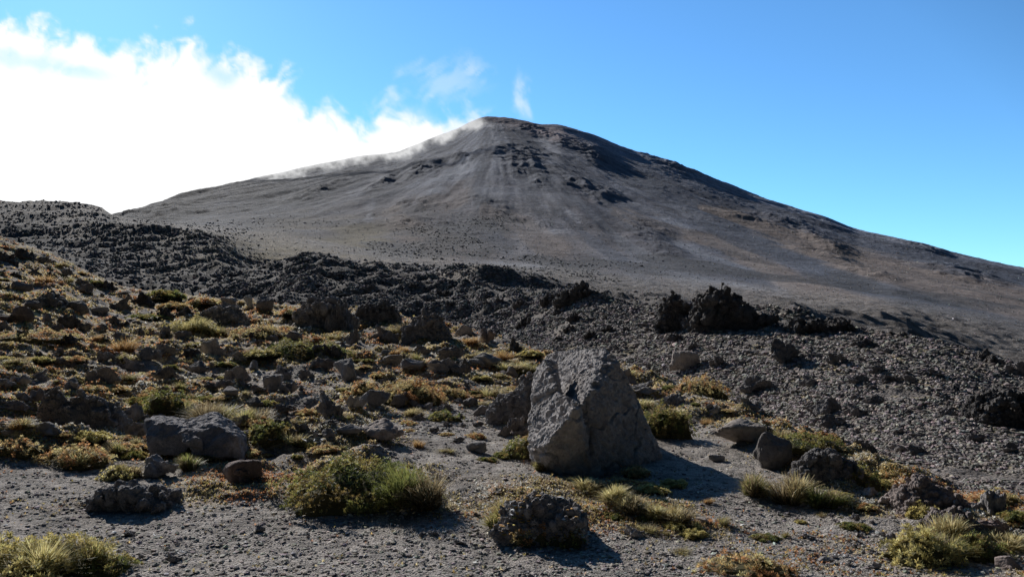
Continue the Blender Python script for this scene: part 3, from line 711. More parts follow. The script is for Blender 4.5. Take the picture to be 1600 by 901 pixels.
o = stones('slope_stones', 7000, 14, lambda a, b, s: (s < iE + .2) * (b < 680) * 1., .015, .09, (.30, .28, .26), power=3, cap=4., flat=.55)
tag(o, 'small stones strewn over the grassy left slope', 'stones', kind='stuff')
o = stones('volcano_stones', 2000, 15, lambda a, b, s: (s > iL) * (b > 330) * (a > 380), .4, 2.2, (.34, .33, .32), power=4, flat=.8, cap=1.5)
tag(o, 'pale and dark stones dotted over the lower volcano slope', 'stones', kind='stuff')

crust(mound, 'lichen_crust', 300, .018, (.55, .55, .52), 31)
crust(mound, 'moss_patch', 140, .020, (.36, .22, .07), 32)
crust(big, 'lichen_crust', 60, .018, (.5, .5, .46), 33, .1)  # pale spots: part lichen, mostly lens flare put in as colour
# ------------------------------------------------------------------ smaller rocks as individuals
def near_spot(px, py, m=.5):
    return any(abs(px - a) < m * (w + 20) and abs(py - (b - w * .2)) < m * (w * .7 + 16) for a, b, w in SPOT)
r = np.random.default_rng(5); cnt = 0
def many(n, box, wr, styles, label, cat, group, tintr=(.6, 1.2), name='rock', ok=None):
    global cnt; k = 0; tries = 0
    while k < n and tries < n * 30:
        tries += 1
        px = r.uniform(box[0], box[2]); py = r.uniform(box[1], box[3])
        if ok and not ok(px, py): continue
        w = wr[0] + (wr[1] - wr[0]) * r.random() ** 2
        if near_spot(px, py): continue
        SPOT.append((px, py, w * .6))
        t = r.uniform(*tintr)
        put_rock(name, px, py, w, w * r.uniform(.42, .66), styles[int(r.integers(len(styles)))], label, cat, group, (t, t * .97, t * .95)); k += 1
def edge_row(px): return np.interp(px, [0,100,200,400,700,830,960,1100,1200,1300,1400,1600], [378,412,455,476,508,548,573,613,652,697,737,798])
onnear = lambda px, py: py > edge_row(px) + 6
many(120, (0, 400, 820, 560), (10, 42), ('clinker', 'crag', 'facet', 'clinker'), 'small dark lava rock half sunk in the upper left slope', 'rock', 'small rocks on the upper left slope', ok=onnear)
many(95, (0, 550, 820, 690), (14, 56), ('clinker', 'round', 'facet', 'clinker'), 'small lava rock among low plants on the middle left slope', 'rock', 'small rocks among plants on the middle left', ok=onnear)
many(18, (830, 575, 1300, 720), (10, 26), ('clinker', 'round', 'facet'), 'small rock at the edge of the gravel hollow right of the boulder', 'rock', 'small rocks right of the boulder', ok=onnear)
many(26, (1250, 720, 1600, 900), (10, 30), ('clinker', 'round'), 'small brown rock beside the outcrop at the bottom right', 'rock', 'small rocks at the bottom right', tintr=(1., 1.8), ok=onnear)
many(14, (20, 720, 1200, 895), (6, 16), ('clinker', 'facet'), 'tiny dark stone lying on the bare foreground gravel', 'stone', 'tiny stones on the foreground gravel', name='stone')
many(40, (1000, 500, 1600, 720), (14, 44), ('clinker',), 'black clinker lump sticking out of the scree bank', 'rock', 'clinker lumps on the scree bank', tintr=(.7, 1.1), ok=lambda px, py: py < edge_row(px) - 12 and py > np.interp(px, [1000,1190,1300,1480,1600], [500,505,520,550,590]))
many(30, (560, 450, 1060, 545), (10, 34), ('crag',), 'black crag of the lava bank in front of the volcano foot', 'rock', 'black crags on the lava bank', tintr=(.7, 1.4), ok=lambda px, py: py < edge_row(px) - 8 and py > np.interp(px, [560,700,800,1000], [445,452,478,492]))
many(16, (1180, 500, 1590, 600), (12, 30), ('crag',), 'black crag along the top edge of the scree bank', 'rock', 'crags along the scree crest', tintr=(.8, 1.3), ok=lambda px, py: abs(py - np.interp(px, [1190,1300,1400,1480,1600], [500,512,527,546,583])) < 4)

# ------------------------------------------------------------------ plants
def blades(r, n, rad, hgt, spread, wid, c_lo, c_hi, seg=3, lean=(0, 0)):
    a = r.uniform(0, 6.28, n); q = rad * np.sqrt(r.random(n)); bx = q * np.cos(a); by = q * np.sin(a)
    out = a + r.normal(0, .5, n); sp = spread * r.uniform(.25, 1.15, n) * (.35 + .65 * q / max(rad, 1e-6)); h = hgt * r.uniform(.3, 1.1, n)
    V = []; C_ = []
    tone = r.uniform(.6, 1.35, n); mixv = np.clip(r.normal(.55, .35, n), 0, 1)
    side = np.stack([-np.sin(out), np.cos(out)], -1)
    tw = r.uniform(-.9, .9, n); side = np.stack([side[:, 0] * np.cos(tw) - side[:, 1] * np.sin(tw), side[:, 0] * np.sin(tw) + side[:, 1] * np.cos(tw)], -1)
    for k in range(seg + 1):
        t = k / seg
        x = bx + np.cos(out) * sp * t ** 1.8 + lean[0] * t; y = by + np.sin(out) * sp * t ** 1.8 + lean[1] * t; z = h * (t - .28 * t ** 3 * (sp / max(spread, 1e-6)))
        w = wid * (1 - .85 * t)
        col = np.asarray(c_lo)[None] * (1 - t * mixv[:, None]) + np.asarray(c_hi)[None] * (t * mixv[:, None])
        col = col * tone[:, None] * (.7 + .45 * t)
        for sg in (-1, 1):
            V.append(np.stack([x + sg * side[:, 0] * w, y + sg * side[:, 1] * w, z], -1)); C_.append(col)
    V = np.stack(V, 1).reshape(-1, 3); C_ = np.stack(C_, 1).reshape(-1, 3); m = 2 * (seg + 1)
    b = (np.arange(n) * m)[:, None]
    Fc = np.concatenate([b + np.array([[2 * k, 2 * k + 1, 2 * k + 3, 2 * k + 2]]) for k in range(seg)], 0)
    return V, Fc, C_
def rosettes(r, n, dims, leaf, pal, nl=7, lumps=.3, s=0, wid=.28):
    """a low mound dims=(rx, ry, h) covered with star-shaped leaf rosettes"""
    rx, ry, h = dims
    a = r.uniform(0, 6.28, n); u = r.random(n) ** .5
    zz = np.sqrt(np.clip(1 - u ** 2.2, 0, 1)) * r.uniform(.82, 1.03, n)
    edge_n = 1 + .45 * fbm(np.cos(a) * 1.7 + 5, np.sin(a) * 1.7, o=3, s=s)
    x = rx * u * np.cos(a) * edge_n; y = ry * u * np.sin(a) * edge_n
    lump_ = fbm(x / rx * 2.3, y / ry * 2.3, o=3, s=s + 3)
    z = h * zz * (1 + lumps * 2 * lump_)
    nx, ny, nz = x / rx ** 2, y / ry ** 2, z / max(h, .01) ** 2 * .6 + .35 / h
    nn = np.sqrt(nx * nx + ny * ny + nz * nz) + 1e-6; Nn_ = np.stack([nx, ny, nz], -1) / nn[:, None] + r.normal(0, .28, (n, 3)); Nn_ /= np.linalg.norm(Nn_, axis=1)[:, None]
    up_ = np.where(np.abs(Nn_[:, 2:3]) > .9, np.array([[1., 0, 0]]), np.array([[0, 0, 1.]]))
    T = np.cross(Nn_, up_); T /= np.linalg.norm(T, axis=1)[:, None]; Bt = np.cross(Nn_, T)
    base = np.stack([x, y, z], -1); pal = np.asarray(pal); pk = np.clip(((fbm(x / rx * 1.8 + 9, y / ry * 1.8, o=2, s=s + 8) + .5) * len(pal) + r.normal(0, .6, n)).astype(int), 0, len(pal) - 1)
    c = pal[pk] * r.uniform(.6, 1.4, (n, 1))
    ls = leaf * r.uniform(.6, 1.25, n); ph = r.uniform(0, 6.28, n)
    V = []; C_ = []
    for k in range(nl):
        an = ph + k * 2 * math.pi / nl + r.normal(0, .2, n); lift = r.uniform(.25, .95, n)
        d_ = T * np.cos(an)[:, None] + Bt * np.sin(an)[:, None]
        dd = d_ * np.cos(lift)[:, None] + Nn_ * np.sin(lift)[:, None]; sd = np.cross(dd, Nn_); sd /= np.linalg.norm(sd, axis=1)[:, None] + 1e-6
        l = ls[:, None]
        V += [base, base + dd * l * .5 + sd * l * wid * .5, base + dd * l, base + dd * l * .5 - sd * l * wid * .5]
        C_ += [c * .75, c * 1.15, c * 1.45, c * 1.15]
    V = np.stack(V, 1).reshape(-1, 3); C_ = np.stack(C_, 1).reshape(-1, 3)
    Fc = (np.arange(n * nl) * 4)[:, None] + np.array([[0, 1, 2, 3]])
    # dark woody core under the leaves
    V0, F0 = ico(3); e = V0.copy(); am = np.arctan2(e[:, 1], e[:, 0]); en = 1 + .45 * fbm(np.cos(am) * 1.7 + 5, np.sin(am) * 1.7, o=3, s=s)
    lm = fbm(e[:, 0] * 2.3, e[:, 1] * 2.3, o=3, s=s + 3)
    e = e * np.stack([rx * en * .86, ry * en * .86, h * .78 * (1 + lumps * 2 * lm)], -1)
    F4 = np.concatenate([F0, F0[:, 2:3]], 1)
    return V, Fc, C_, e, F0
def mesh_mix(name, parts, mat):
    """parts: list of (V, F, C) with 3- or 4-sided faces, joined into triangles"""
    Vs, Fs, Cs, o_ = [], [], [], 0
    for V, Fc, Cc_ in parts:
        if Fc.shape[1] == 4: Fc = np.concatenate([Fc[:, [0, 1, 2]], Fc[:, [0, 2, 3]]], 0)
        Vs.append(V); Fs.append(Fc + o_); Cs.append(Cc_); o_ += len(V)
    return make_mesh(name, np.concatenate(Vs), np.concatenate(Fs), np.clip(np.concatenate(Cs), .005, .9), False, mat)
STRAW = [.95, .79, .43]; OLIVE = [.42, .37, .13]; GREEN = [.20, .23, .07]; RUST = [.42, .22, .09]; GOLD = [.80, .62, .28]; BROWN = [.17, .115, .06]
PAL_G = [[.15, .17, .05], [.22, .22, .065], [.32, .28, .09], [.26, .19, .07]]
PAL_R = [[.48, .25, .11], [.58, .40, .18], [.36, .27, .12], [.64, .52, .25]]
PAL_Y = [[.62, .52, .22], [.50, .41, .15], [.34, .29, .10]]
def tuft_mesh(seed, w, h, lo, hi, n=240, wid=.006, name='tussock'):
    r_ = np.random.default_rng(seed); parts = []; k = int(r_.integers(4, 8))
    for i in range(k):
        a = r_.uniform(0, 6.28); q_ = w * .30 * math.sqrt(r_.random()); sc_ = r_.uniform(.45, 1.05); dead = r_.random() < .3
        l_ = (w * r_.uniform(-.16, .2), w * r_.uniform(-.18, .1))
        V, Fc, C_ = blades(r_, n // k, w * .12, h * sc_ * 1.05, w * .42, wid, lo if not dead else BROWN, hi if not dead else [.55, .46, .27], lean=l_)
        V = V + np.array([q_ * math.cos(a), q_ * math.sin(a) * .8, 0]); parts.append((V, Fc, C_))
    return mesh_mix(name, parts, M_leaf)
def base_at(px, base, w, k=.35):
    x, y = hit(px, base); ws = w * y / F; y2 = y + ws * k; x2 = x * y2 / y
    z2 = min(float(height(np.array(x2), np.array(y2))), float(height(np.array(x), np.array(y))) + .12 * ws)
    return x2, y2, z2, ws, y2
def put_tuft(px, b_, w, h, kind, label, seed, group=None, n=None):
    x, y, z, ws, yy = base_at(px, b_, w, .2); hs = .85 * max(.35 * h * yy / F, float(world(px, b_ - h, yy)[2]) - z)
    lo, hi = {'straw': (OLIVE, STRAW), 'green': (GREEN, [.30, .30, .09]), 'gold': ([.28, .22, .08], STRAW), 'olive': (GREEN, GOLD)}[kind]
    me = tuft_mesh(seed, ws, hs, lo, hi, n or int(500 + 14 * w), .0035 + .00035 * yy)
    o = tag(link('grass_tussock', me, (x, y, z - .01), 0), label, 'grass tussock', group)
    r_ = np.random.default_rng(seed + 900); V, Fc, C_ = blades(r_, 90, ws * .3, hs * .7, ws * .5, .0035 + .00035 * yy, BROWN, [.8, .7, .48])
    link('dry_blades', mesh_mix('dry_blades', [(V, Fc, C_)], M_leaf), parent=o)
    return o
def put_shrub(px, base, w, h, pal, label, seed, dens=1., leaf=.029, depth=.7, name='shrub', cat='shrub', group=None, grass=0):
    x, y, z, ws, yy = base_at(px, base, w, depth * .45); hs = .84 * max(.25 * h * yy / F, float(world(px, base - h, yy)[2]) - z)
    r_ = np.random.default_rng(seed); rx = ws / 2; ry = ws / 2 * depth; hh = max(.05, hs * .95)
    leaf = leaf * (1 + .04 * max(0, yy - 8))
    n = int(min(16000, dens * .95 * (rx * ry * math.pi + 2.4 * hh * (rx + ry)) / leaf ** 2))
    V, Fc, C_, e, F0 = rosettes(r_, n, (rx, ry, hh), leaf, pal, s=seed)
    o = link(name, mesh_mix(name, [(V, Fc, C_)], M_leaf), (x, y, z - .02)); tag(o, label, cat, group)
    link('woody_core', make_mesh('woody_core', e, F0, np.ones((len(e), 3)) * np.array([.09, .08, .035]), False, M_stone), parent=o)
    return o
SHR = [
 (560,803,262,86,PAL_G,'largest green shrub mat at the centre left, deep shadow below it',21,1.5),
 (50,915,250,84,PAL_Y,'golden green shrub in the bottom left corner',22,1.2),
 (160,905,110,46,PAL_G,'green shrub right of the bottom left corner shrub',23,1.),
 (258,655,74,52,PAL_G,'dark shrub behind the top of the long rounded boulder',24,1.),
 (115,735,118,46,PAL_R,'reddish brown shrub below the shadowed rock wall',25,1.),
 (30,718,70,36,PAL_R,'red leaved shrub cut by the left edge below the rock wall',26,1.),
 (185,752,56,30,PAL_Y,'yellowish shrub at the lower left of the long rounded boulder',27,1.),
 (640,634,120,44,PAL_R,'orange brown shrub in the middle above the pale brown slab',28,1.2),
 (566,622,60,30,PAL_R,'small rusty shrub left of the orange brown shrub',29,1.),
 (470,562,150,32,PAL_G,'long green shrub strip on the middle slope',30,1.2),
 (822,718,70,40,PAL_G,'low green shrub at the left foot of the tallest boulder',31,1.),
 (425,700,80,46,PAL_G,'green shrub in shade touching the right end of the long boulder',48,1.),
 (1040,686,82,58,PAL_G,'olive shrub in the shade right of the boulder',32,1.2),
 (1095,618,90,32,PAL_R,'orange shrub patch at the foot of the scree behind the boulder',33,1.),
 (825,856,64,42,PAL_R,'brown green shrub on the front of the lichen mound',34,1.),
 (885,858,56,38,PAL_G,'green shrub on the right front of the lichen mound',35,1.),
 (1440,886,120,66,PAL_Y,'golden green shrub at the bottom right',36,1.2),
 (1530,880,90,50,PAL_G,'dark green shrub in shade at the bottom right',37,1.),
 (1170,905,150,40,PAL_R,'low reddish shrub mat at the bottom edge',38,.9),
 (1270,716,110,42,PAL_G,'low green shrub above the wide dark mound',39,1.),
 (1335,755,90,36,PAL_G,'dark shrub in shade right of the wide dark mound',40,1.),
 (700,625,70,24,PAL_R,'rusty shrub right of the orange brown shrub',41,1.),
 (1445,812,60,30,PAL_Y,'yellowish shrub at the foot of the brown outcrop',42,1.),
 (1560,795,80,34,PAL_R,'reddish shrub on top of the outcrop near the right edge',43,1.),
 (60,540,120,26,PAL_R,'orange shrub mat on the upper left slope near the edge',44,.8),
 (300,525,90,32,PAL_Y,'yellow tufted mound on the upper middle slope',45,.9),
 (410,530,90,24,PAL_R,'rusty shrub above the long green strip',46,.9),
 (690,660,60,20,PAL_G,'thin green shrub in the shadow of the pale brown slab',47,1.),
]
for (px, b, w, h, pal, lab, sd, dn) in SHR:
    put_shrub(px, b, w, h, pal, lab, sd, dn); SPOT.append((px, b, w * .7))
TUF = [
 (925,772,60,34,'straw','left end tussock of the golden strip in front of the boulder'),
 (958,790,56,42,'straw','tallest tussock of the golden strip in front of the boulder'),
 (990,803,56,38,'straw','middle tussock of the golden strip in front of the boulder'),
 (1025,811,50,32,'straw','fourth tussock from the left in the golden strip'),
 (1058,817,50,34,'gold','right end tussock of the golden strip in front of the boulder'),
 (876,740,48,34,'green','green tussock at the front foot of the tallest boulder'),
 (783,822,64,52,'olive','yellow green tussock at the left of the lichen mound'),
 (1183,777,60,52,'olive','olive tussock left of the tall golden tussock'),
 (1240,790,72,66,'gold','tall golden tussock in front of the wide dark mound'),
 (1285,796,62,48,'green','bright green tussock right of the tall golden tussock'),
 (650,795,110,84,'green','large green tussock in the right end of the largest shrub'),
 (342,662,90,48,'olive','olive tussock behind the right end of the long boulder'),
 (300,655,60,44,'olive','olive tussock between dark shrub and the larger olive tussock'),
 (395,664,60,34,'olive','olive tussock right of the larger olive tussock'),
 (298,735,40,40,'green','green tussock in shade under the long rounded boulder'),
 (120,732,56,40,'straw','straw tussock growing in the reddish brown shrub'),
 (195,748,44,34,'straw','straw tussock left of the fused grey knobs'),
 (1455,878,90,62,'olive','olive tussock inside the bottom right shrub'),
 (1480,850,70,64,'gold','pale golden tussock in front of the lower outcrop block'),
 (1410,870,50,40,'olive','olive tussock at the left of the bottom right shrub'),
 (1570,858,60,32,'gold','golden tussock above the brown corner stone'),
 (40,905,120,76,'straw','straw tussock in the bottom left corner shrub'),
 (120,890,90,58,'olive','olive tussock right of the corner straw tussock'),
 (648,652,36,20,'gold','short golden tussock behind the pale brown slab'),
 (300,520,56,32,'straw','straw tussock on the yellow tufted mound'),
 (1045,662,50,40,'olive','olive tussock growing out of the shaded shrub right of the boulder'),
 (800,585,50,24,'straw','golden tussock left of the tallest boulder at its shoulder height'),
 (755,562,46,18,'straw','golden tussock above the grey rock left of the boulder'),
 (985,592,30,22,'straw','short golden tussock behind the boulder shoulder'),
 (1010,640,50,20,'straw','golden tussock under the knobbly grey rock'),
 (500,500,60,18,'straw','golden tussock at the foot of the streaked crag'),
 (620,522,60,22,'straw','golden tussock between black crag and rounded pile'),
 (850,736,30,28,'olive','small olive tussock left of the green tussock at the boulder foot'),
]
for i, (px, b, w, h, kd, lab) in enumerate(TUF):
    put_tuft(px, b, w, h, kd, lab, 300 + i)
# many small tufts and cushions: copies of a few shapes
SMT = [tuft_mesh(500 + i, 1., .36 + .08 * (i % 3), *[(OLIVE, STRAW), (GREEN, GOLD), (RUST, GOLD), (OLIVE, STRAW)][i % 4], 420, .012, 'small_tussock') for i in range(6)]
SMC = []
for i in range(8):
    r_ = np.random.default_rng(600 + i); V, Fc, C_, e, F0 = rosettes(r_, 700, (.5, .45, .17), .075, [PAL_R, PAL_Y, PAL_G, PAL_R][i % 4], s=60 + i)
    SMC.append(mesh_mix('cushion_plant', [(V, Fc, C_), (e, F0, np.ones((len(e), 3)) * np.array([.05, .04, .02]))], M_leaf))
def small_plants(n, box, wr, meshes, name, label, cat, group, ok):
    k = 0; tries = 0
    while k < n and tries < n * 30:
        tries += 1
        px = r.uniform(box[0], box[2]); py = r.uniform(box[1], box[3])
        if not ok(px, py) or near_spot(px, py, .42): continue
        x, y = hit(px, py)
        if float(sample(veg, np.array(x), np.array(y))) < .25 and r.random() < .85: continue
        w = (wr[0] + (wr[1] - wr[0]) * r.random() ** 1.5) * y / F
        o = link(name, meshes[int(r.integers(len(meshes)))], (x, y, float(height(np.array(x), np.array(y))) - .01 * w), r.uniform(0, 6.28))
        o.scale = (w, w, w * r.uniform(.6, 1.1)); tag(o, label, cat, group); SPOT.append((px, py, w * F / y * .3)); k += 1
small_plants(64, (0, 400, 830, 570), (16, 46), SMT, 'grass_tussock', 'small golden grass tussock on the upper left slope', 'grass tussock', 'small tussocks on the upper left slope', onnear)
small_plants(38, (0, 560, 830, 720), (18, 50), SMT, 'grass_tussock', 'small golden grass tussock among rocks on the middle left slope', 'grass tussock', 'small tussocks on the middle left slope', onnear)
small_plants(26, (950, 580, 1600, 890), (16, 42), SMT, 'grass_tussock', 'small golden grass tussock at the rocky edge right of the boulder', 'grass tussock', 'small tussocks right of the boulder', onnear)
small_plants(110, (0, 400, 830, 570), (18, 60), SMC, 'cushion_plant', 'low rusty or yellow cushion plant on the upper left slope', 'cushion plant', 'cushion plants on the upper left slope', onnear)
small_plants(60, (0, 560, 830, 720), (20, 60), SMC, 'cushion_plant', 'low rusty or olive cushion plant on the middle left slope', 'cushion plant', 'cushion plants on the middle left slope', onnear)
small_plants(34, (950, 580, 1600, 890), (18, 50), SMC, 'cushion_plant', 'low cushion plant at the rocky edge right of the boulder', 'cushion plant', 'cushion plants right of the boulder', onnear)
# ground cover: countless tiny leaves and dry bits
x, y, z = scatter(60000, 71, lambda a, b, s: (s < iE + .1) * (.01 + veg) * (b < 900)); n = len(x); r_ = np.random.default_rng(72)
dd_ = np.sqrt(x * x + y * y); sz = r_.uniform(.012, .04, n) * np.clip(dd_ / 11, .7, 3)
pal = np.array([[.56, .28, .13], [.68, .50, .22], [.42, .35, .13], [.66, .55, .30], [.40, .30, .18], [.8, .78, .70]])
cn = fbm(x * .8, y * .8, o=3, s=73); pk = np.clip(((cn + .5) * 4.5 + r_.normal(0, 1., n)).astype(int), 0, 5); c = pal[pk] * r_.uniform(.5, 1.3, (n, 1))
Vs = []
for k in range(4):
    an = r_.uniform(0, 6.28, n); lf = r_.uniform(.2, 1.2, n); L3 = np.stack([np.cos(an) * np.cos(lf), np.sin(an) * np.cos(lf), np.sin(lf)], -1) * sz[:, None]
    sd = np.stack([-np.sin(an), np.cos(an), 0 * an], -1) * sz[:, None] * .22; p0 = np.stack([x, y, z], -1)
    Vs += [p0, p0 + L3 * .5 + sd, p0 + L3, p0 + L3 * .5 - sd]
V = np.stack(Vs, 1).reshape(-1, 3); Fc = (np.arange(n * 4) * 4)[:, None] + np.array([[0, 1, 2, 3]])
o = link('ground_cover', make_mesh('ground_cover', V, Fc, np.repeat(c, 16, 0), False, M_leaf))
tag(o, 'rusty and yellow low alpine ground cover between the rocks', 'ground cover', kind='stuff')

# ------------------------------------------------------------------ dry twigs
def twig_mesh(seed, n):
    r_ = np.random.default_rng(seed); Vs = []; Fs = []; o_ = 0
    for i in range(n):
        p = np.array([r_.normal(0, .22), r_.normal(0, .16), .02]); a = r_.uniform(0, 6.28); l = r_.uniform(.12, .4); k_ = 5; w = .013
        pts = []
        for j in range(k_ + 1):
            pts.append(p.copy()); a += r_.normal(0, .35); p = p + np.array([math.cos(a), math.sin(a), r_.normal(.02, .18)]) * l / k_
        pts = np.array(pts)
        for j, q_ in enumerate(pts):
            ww = w * (1 - .7 * j / k_)
            for t in range(3): Vs.append(q_ + ww * np.array([math.cos(t * 2.09), math.sin(t * 2.09), .8 * math.sin(t * 2.09 + 1)]))
        for j in range(k_):
            for t in range(3): Fs.append([o_ + 3 * j + t, o_ + 3 * j + (t + 1) % 3, o_ + 3 * j + 3 + (t + 1) % 3, o_ + 3 * j + 3 + t])
        o_ += 3 * (k_ + 1)
    V = np.array(Vs); return make_mesh('dry_twigs', V, np.array(Fs), np.ones((len(V), 3)) * r_.uniform(.6, .85), True, M_wood)
TW = [twig_mesh(800 + i, (14, 10, 1, 1, 1, 1)[i]) for i in range(6)]
for (px, py, w, k, lab) in ((500,690,90,0,'tangle of white dry twigs above the largest green shrub'),(440,688,60,1,'smaller tangle of dry twigs left of the white tangle'),(715,655,60,1,'dry twigs on gravel right of the pale brown slab'),(700,640,50,1,'dry twigs below the rusty shrub'),(1235,660,26,1,'white twigs sticking up at the scree foot'),(270,862,90,0,'white dry twigs right of the bottom left shrubs'),(1075,612,50,1,'white twigs behind the orange shrub patch'),(1330,870,60,1,'pale twigs left of the bottom right shrub'),(960,780,40,1,'thin dry twigs in the golden strip'),(1200,880,60,1,'pale twigs on the reddish mat at the bottom edge')):
    x, y = hit(px, py); w = w * y / F; o = link('dry_twigs', TW[k], (x, y, float(height(np.array(x), np.array(y)))), r.uniform(0, 6)); o.scale = (w, w, w * .7); tag(o, lab, 'dry twigs')
for i in range(60):
    px = r.uniform(60, 1300); py = r.uniform(770, 896); x, y = hit(px, py); w = r.uniform(.12, .45)
    o = link('dry_twig', TW[2 + int(r.integers(4))], (x, y, float(height(np.array(x), np.array(y))) - .006), r.uniform(0, 6)); o.scale = (w, w, w * .35)
    tag(o, 'thin pale dry twig lying on the bare foreground gravel', 'dry twig', 'dry twigs on the foreground gravel')

# ------------------------------------------------------------------ cloud
def cloud(name, box, dens_fn, Y0, label, step=3.):
    px = np.arange(box[0], box[2] + step, step); py = np.arange(box[1], box[3] + step, step)
    A_, B_ = np.meshgrid(px, py)
    Dn = np.clip(dens_fn(A_, B_), 0, 1)
    a, b = slope_of(A_, B_); Yd = Y0 + 60 * fbm(A_ / 160, B_ / 160, o=3, s=200) + 0 * A_
    V = np.stack([a * Yd, Yd, CAMZ + b * Yd], -1).reshape(-1, 3)
    i = np.arange(A_.size).reshape(A_.shape); Fq_ = np.stack([i[:-1, :-1], i[:-1, 1:], i[1:, 1:], i[1:, :-1]], -1).reshape(-1, 4)
    keep = Dn.ravel()[Fq_].max(1) > .004; Fq_ = Fq_[keep]; u, inv = np.unique(Fq_.ravel(), return_inverse=True)
    D1 = Dn.ravel()[u]
    me = make_mesh(name, V[u], inv.reshape(-1, 4), np.stack([D1, D1, D1], -1), True, M_cloud)
    return tag(link(name, me), label, 'cloud')
M_cloud, nt, out = nodes('glowing_cloud')
at = N(nt, 'ShaderNodeAttribute', attribute_name='Col')
em = N(nt, 'ShaderNodeEmission'); em.inputs['Color'].default_value = (1, 1, 1, 1); em.inputs['Strength'].default_value = 1.08  # white glow by emission stands in for sunlight on the cloud
tr = N(nt, 'ShaderNodeBsdfTransparent'); mx = N(nt, 'ShaderNodeMixShader')
nt.links.new(at.outputs['Fac'], mx.inputs[0]); nt.links.new(tr.outputs[0], mx.inputs[1]); nt.links.new(em.outputs[0], mx.inputs[2]); nt.links.new(mx.outputs[0], out.inputs[0])
TOP = np.array([(-200,-20),(0,14),(30,30),(80,42),(130,40),(170,60),(220,72),(270,62),(300,52),(335,72),(380,80),(415,92),(440,112),(480,135),(520,160),(550,178),(575,168),(600,140),(640,150),(690,160),(730,172),(752,186)], float)
_top = np.where((SEG > iRi + 1) & (SEG < iS + 2), PY, 9999).min(0)[130:-130]
_top = np.convolve(np.pad(_top, 6, 'edge'), np.ones(13) / 13, 'valid')
SILP = np.stack([np.array(PXC[130:-130]), _top], 1)
def d_main(a, b):
    w1 = fbm(a / 90, b / 90, o=3, s=210) * 26; w2 = fbm(a / 90, b / 90, o=3, s=220) * 26
    nse = fbm((a + w1) / 62, (b + w2) / 62, o=6, s=230, gain=.58); fine = fbm((a + b * .5) / 20, (b - a * .3) / 26, o=4, s=240, gain=.6)
    top = np.interp(a, TOP[:, 0], TOP[:, 1]); wide = np.interp(a, [0, 400, 560, 760], [44, 46, 50, 42])
    dep = b - top + nse * 30 + fine * 7
    q = sstep(-.10 * wide, wide, dep) ** 1.25
    q = q * (1 - .55 * blob(a, b, 345, 118, 34, 20, 30, .9, .4 * nse)) * (1 - .4 * blob(a, b, 60, 98, 90, 18, 10, .9, .5 * nse)) * (1 - .35 * blob(a, b, 130, 112, 60, 14, 10, .9, .5 * nse))
    thin = sstep(430, 700, a); q = q * (1 - thin * .55 * sstep(50, 0, np.abs(dep - 15)) )
    sl = np.interp(a, SILP[:, 0], SILP[:, 1])
    return q * sstep(778, 735, a + nse * 14)
cloud('cloud', (-260, -60, 790, 400), d_main, 6500, 'huge bright white cloud filling the sky left of the volcano')
def d_veil(a, b):                           # thin mist that spills over the crest of the left flank
    sl = np.interp(a, SILP[:, 0], SILP[:, 1]); fine = fbm((a + b * .5) / 24, (b - a * .3) / 20, o=5, s=241, gain=.6); big_ = fbm(a / 70, b / 70, o=3, s=243)
    dd = b - sl + 7 * fine + 8 * big_
    up_ = sstep(-20, 4, dd); dn_ = 1 - sstep(-6, 19, dd + np.interp(a, [330, 420, 700, 745], [9, 2, 0, 4]))
    return .85 * up_ * dn_ * sstep(300, 380, a) * sstep(772, 735, a + 16 * fine)
cloud('cloud', (290, 150, 790, 330), d_veil, 1340, 'thin strip of mist spilling over the crest of the left flank', 2.)
def d_w1(a, b):
    nse = fbm((a + b) / 40, b / 50, o=5, s=250, gain=.6); return .38 * blob(a, b, 738, 112, 34, 26, 35, 1., .8 * nse) * sstep(-.4, .6, nse + .2) + .25 * blob(a, b, 690, 128, 46, 30, 20, 1., .7 * nse)
cloud('cloud', (600, 30, 800, 190), d_w1, 6400, 'faint torn wisp of cloud above the left shoulder of the summit')
def d_w2(a, b):
    nse = fbm(a / 22, b / 40, o=5, s=260, gain=.6); c_ = 815 + (b - 150) * .12 + 6 * np.sin(b / 14)
    return .45 * sstep(15, 0, np.abs(a - c_) + 6 * nse) * blob(a, b, 815, 152, 40, 34, 0, .9, .3 * nse)
cloud('cloud', (770, 100, 850, 196), d_w2, 6200, 'small thin upright wisp of cloud right above the summit')

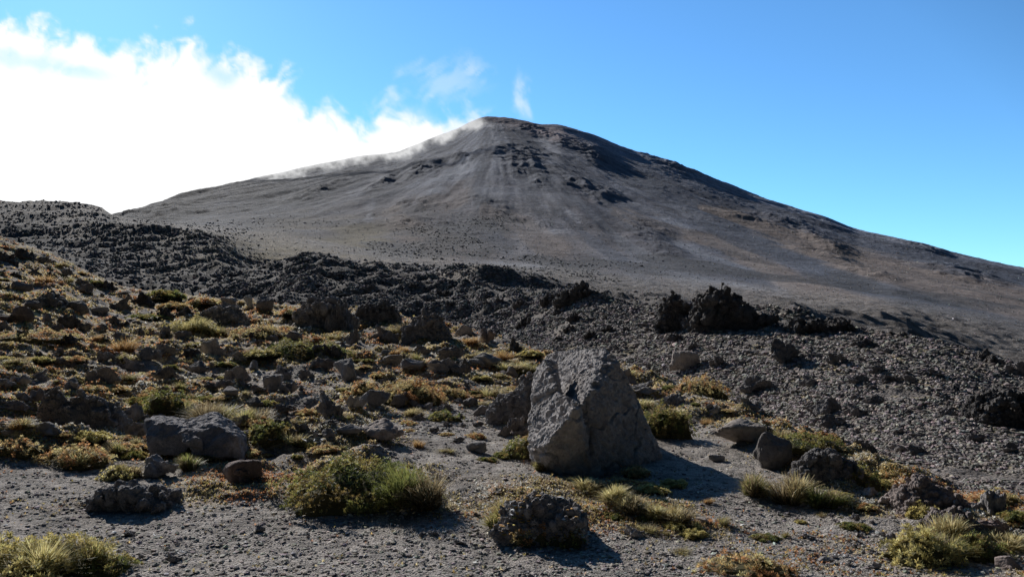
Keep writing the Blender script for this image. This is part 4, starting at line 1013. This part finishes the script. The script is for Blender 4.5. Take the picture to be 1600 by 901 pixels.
# ------------------------------------------------------------------ light, sky, camera
EL, AZ = R_(28), R_(-32)                    # sun ahead of the camera, to the left
sd = Vector((math.sin(AZ) * math.cos(EL), math.cos(AZ) * math.cos(EL), math.sin(EL)))
sun = bpy.data.lights.new('sun', 'SUN'); sun.energy = 5.0; sun.angle = R_(.53); sun.color = (1, .955, .89)
so = bpy.data.objects.new('sun', sun); COL.objects.link(so); so.rotation_euler = sd.to_track_quat('Z', 'Y').to_euler()
w = bpy.data.worlds.new('World'); scene.world = w; w.use_nodes = True; nt = w.node_tree
bg = nt.nodes['Background']; sky = nt.nodes.new('ShaderNodeTexSky'); sky.sky_type = 'NISHITA'; sky.sun_disc = False
sky.sun_elevation = EL; sky.sun_rotation = AZ; sky.altitude = 1800; sky.air_density = 1.0; sky.dust_density = .3; sky.ozone_density = 1.0
mul = nt.nodes.new('ShaderNodeMix'); mul.data_type = 'RGBA'; mul.blend_type = 'MULTIPLY'; mul.inputs[0].default_value = 1; mul.inputs[7].default_value = (1, 1, 1, 1)
mul.inputs[7].default_value = (.84, 1.50, 1.95, 1)
gc = nt.nodes.new('ShaderNodeTexCoord'); dt = nt.nodes.new('ShaderNodeVectorMath'); dt.operation = 'DOT_PRODUCT'; nt.links.new(gc.outputs['Generated'], dt.inputs[0])
dt.inputs[1].default_value = (-.25, .95, -.35)
mr = nt.nodes.new('ShaderNodeMapRange'); nt.links.new(dt.outputs['Value'], mr.inputs[0]); mr.inputs[1].default_value = -.1; mr.inputs[2].default_value = .55; mr.inputs[3].default_value = .05; mr.inputs[4].default_value = 1
sc_ = nt.nodes.new('ShaderNodeVectorMath'); sc_.operation = 'SCALE'; nt.links.new(mul.outputs[2], sc_.inputs[0]); nt.links.new(mr.outputs[0], sc_.inputs['Scale'])
nt.links.new(sky.outputs[0], mul.inputs[6]); nt.links.new(sc_.outputs[0], bg.inputs[0]); bg.inputs[1].default_value = .1
cam = bpy.data.cameras.new('camera'); co = bpy.data.objects.new('camera', cam); COL.objects.link(co)
cam.sensor_width = 36; cam.lens = F / 1600 * 36; cam.clip_end = 90000; cam.clip_start = .05
co.location = (0, 0, CAMZ); co.rotation_euler = (math.pi / 2 + PITCH, 0, 0); scene.camera = co
scene.view_settings.view_transform = 'Standard'; scene.view_settings.look = 'None'; scene.view_settings.exposure = 0; scene.view_settings.gamma = 1
scene.cycles.use_denoising = True; scene.cycles.max_bounces = 4; scene.cycles.transparent_max_bounces = 12; scene.cycles.diffuse_bounces = 1
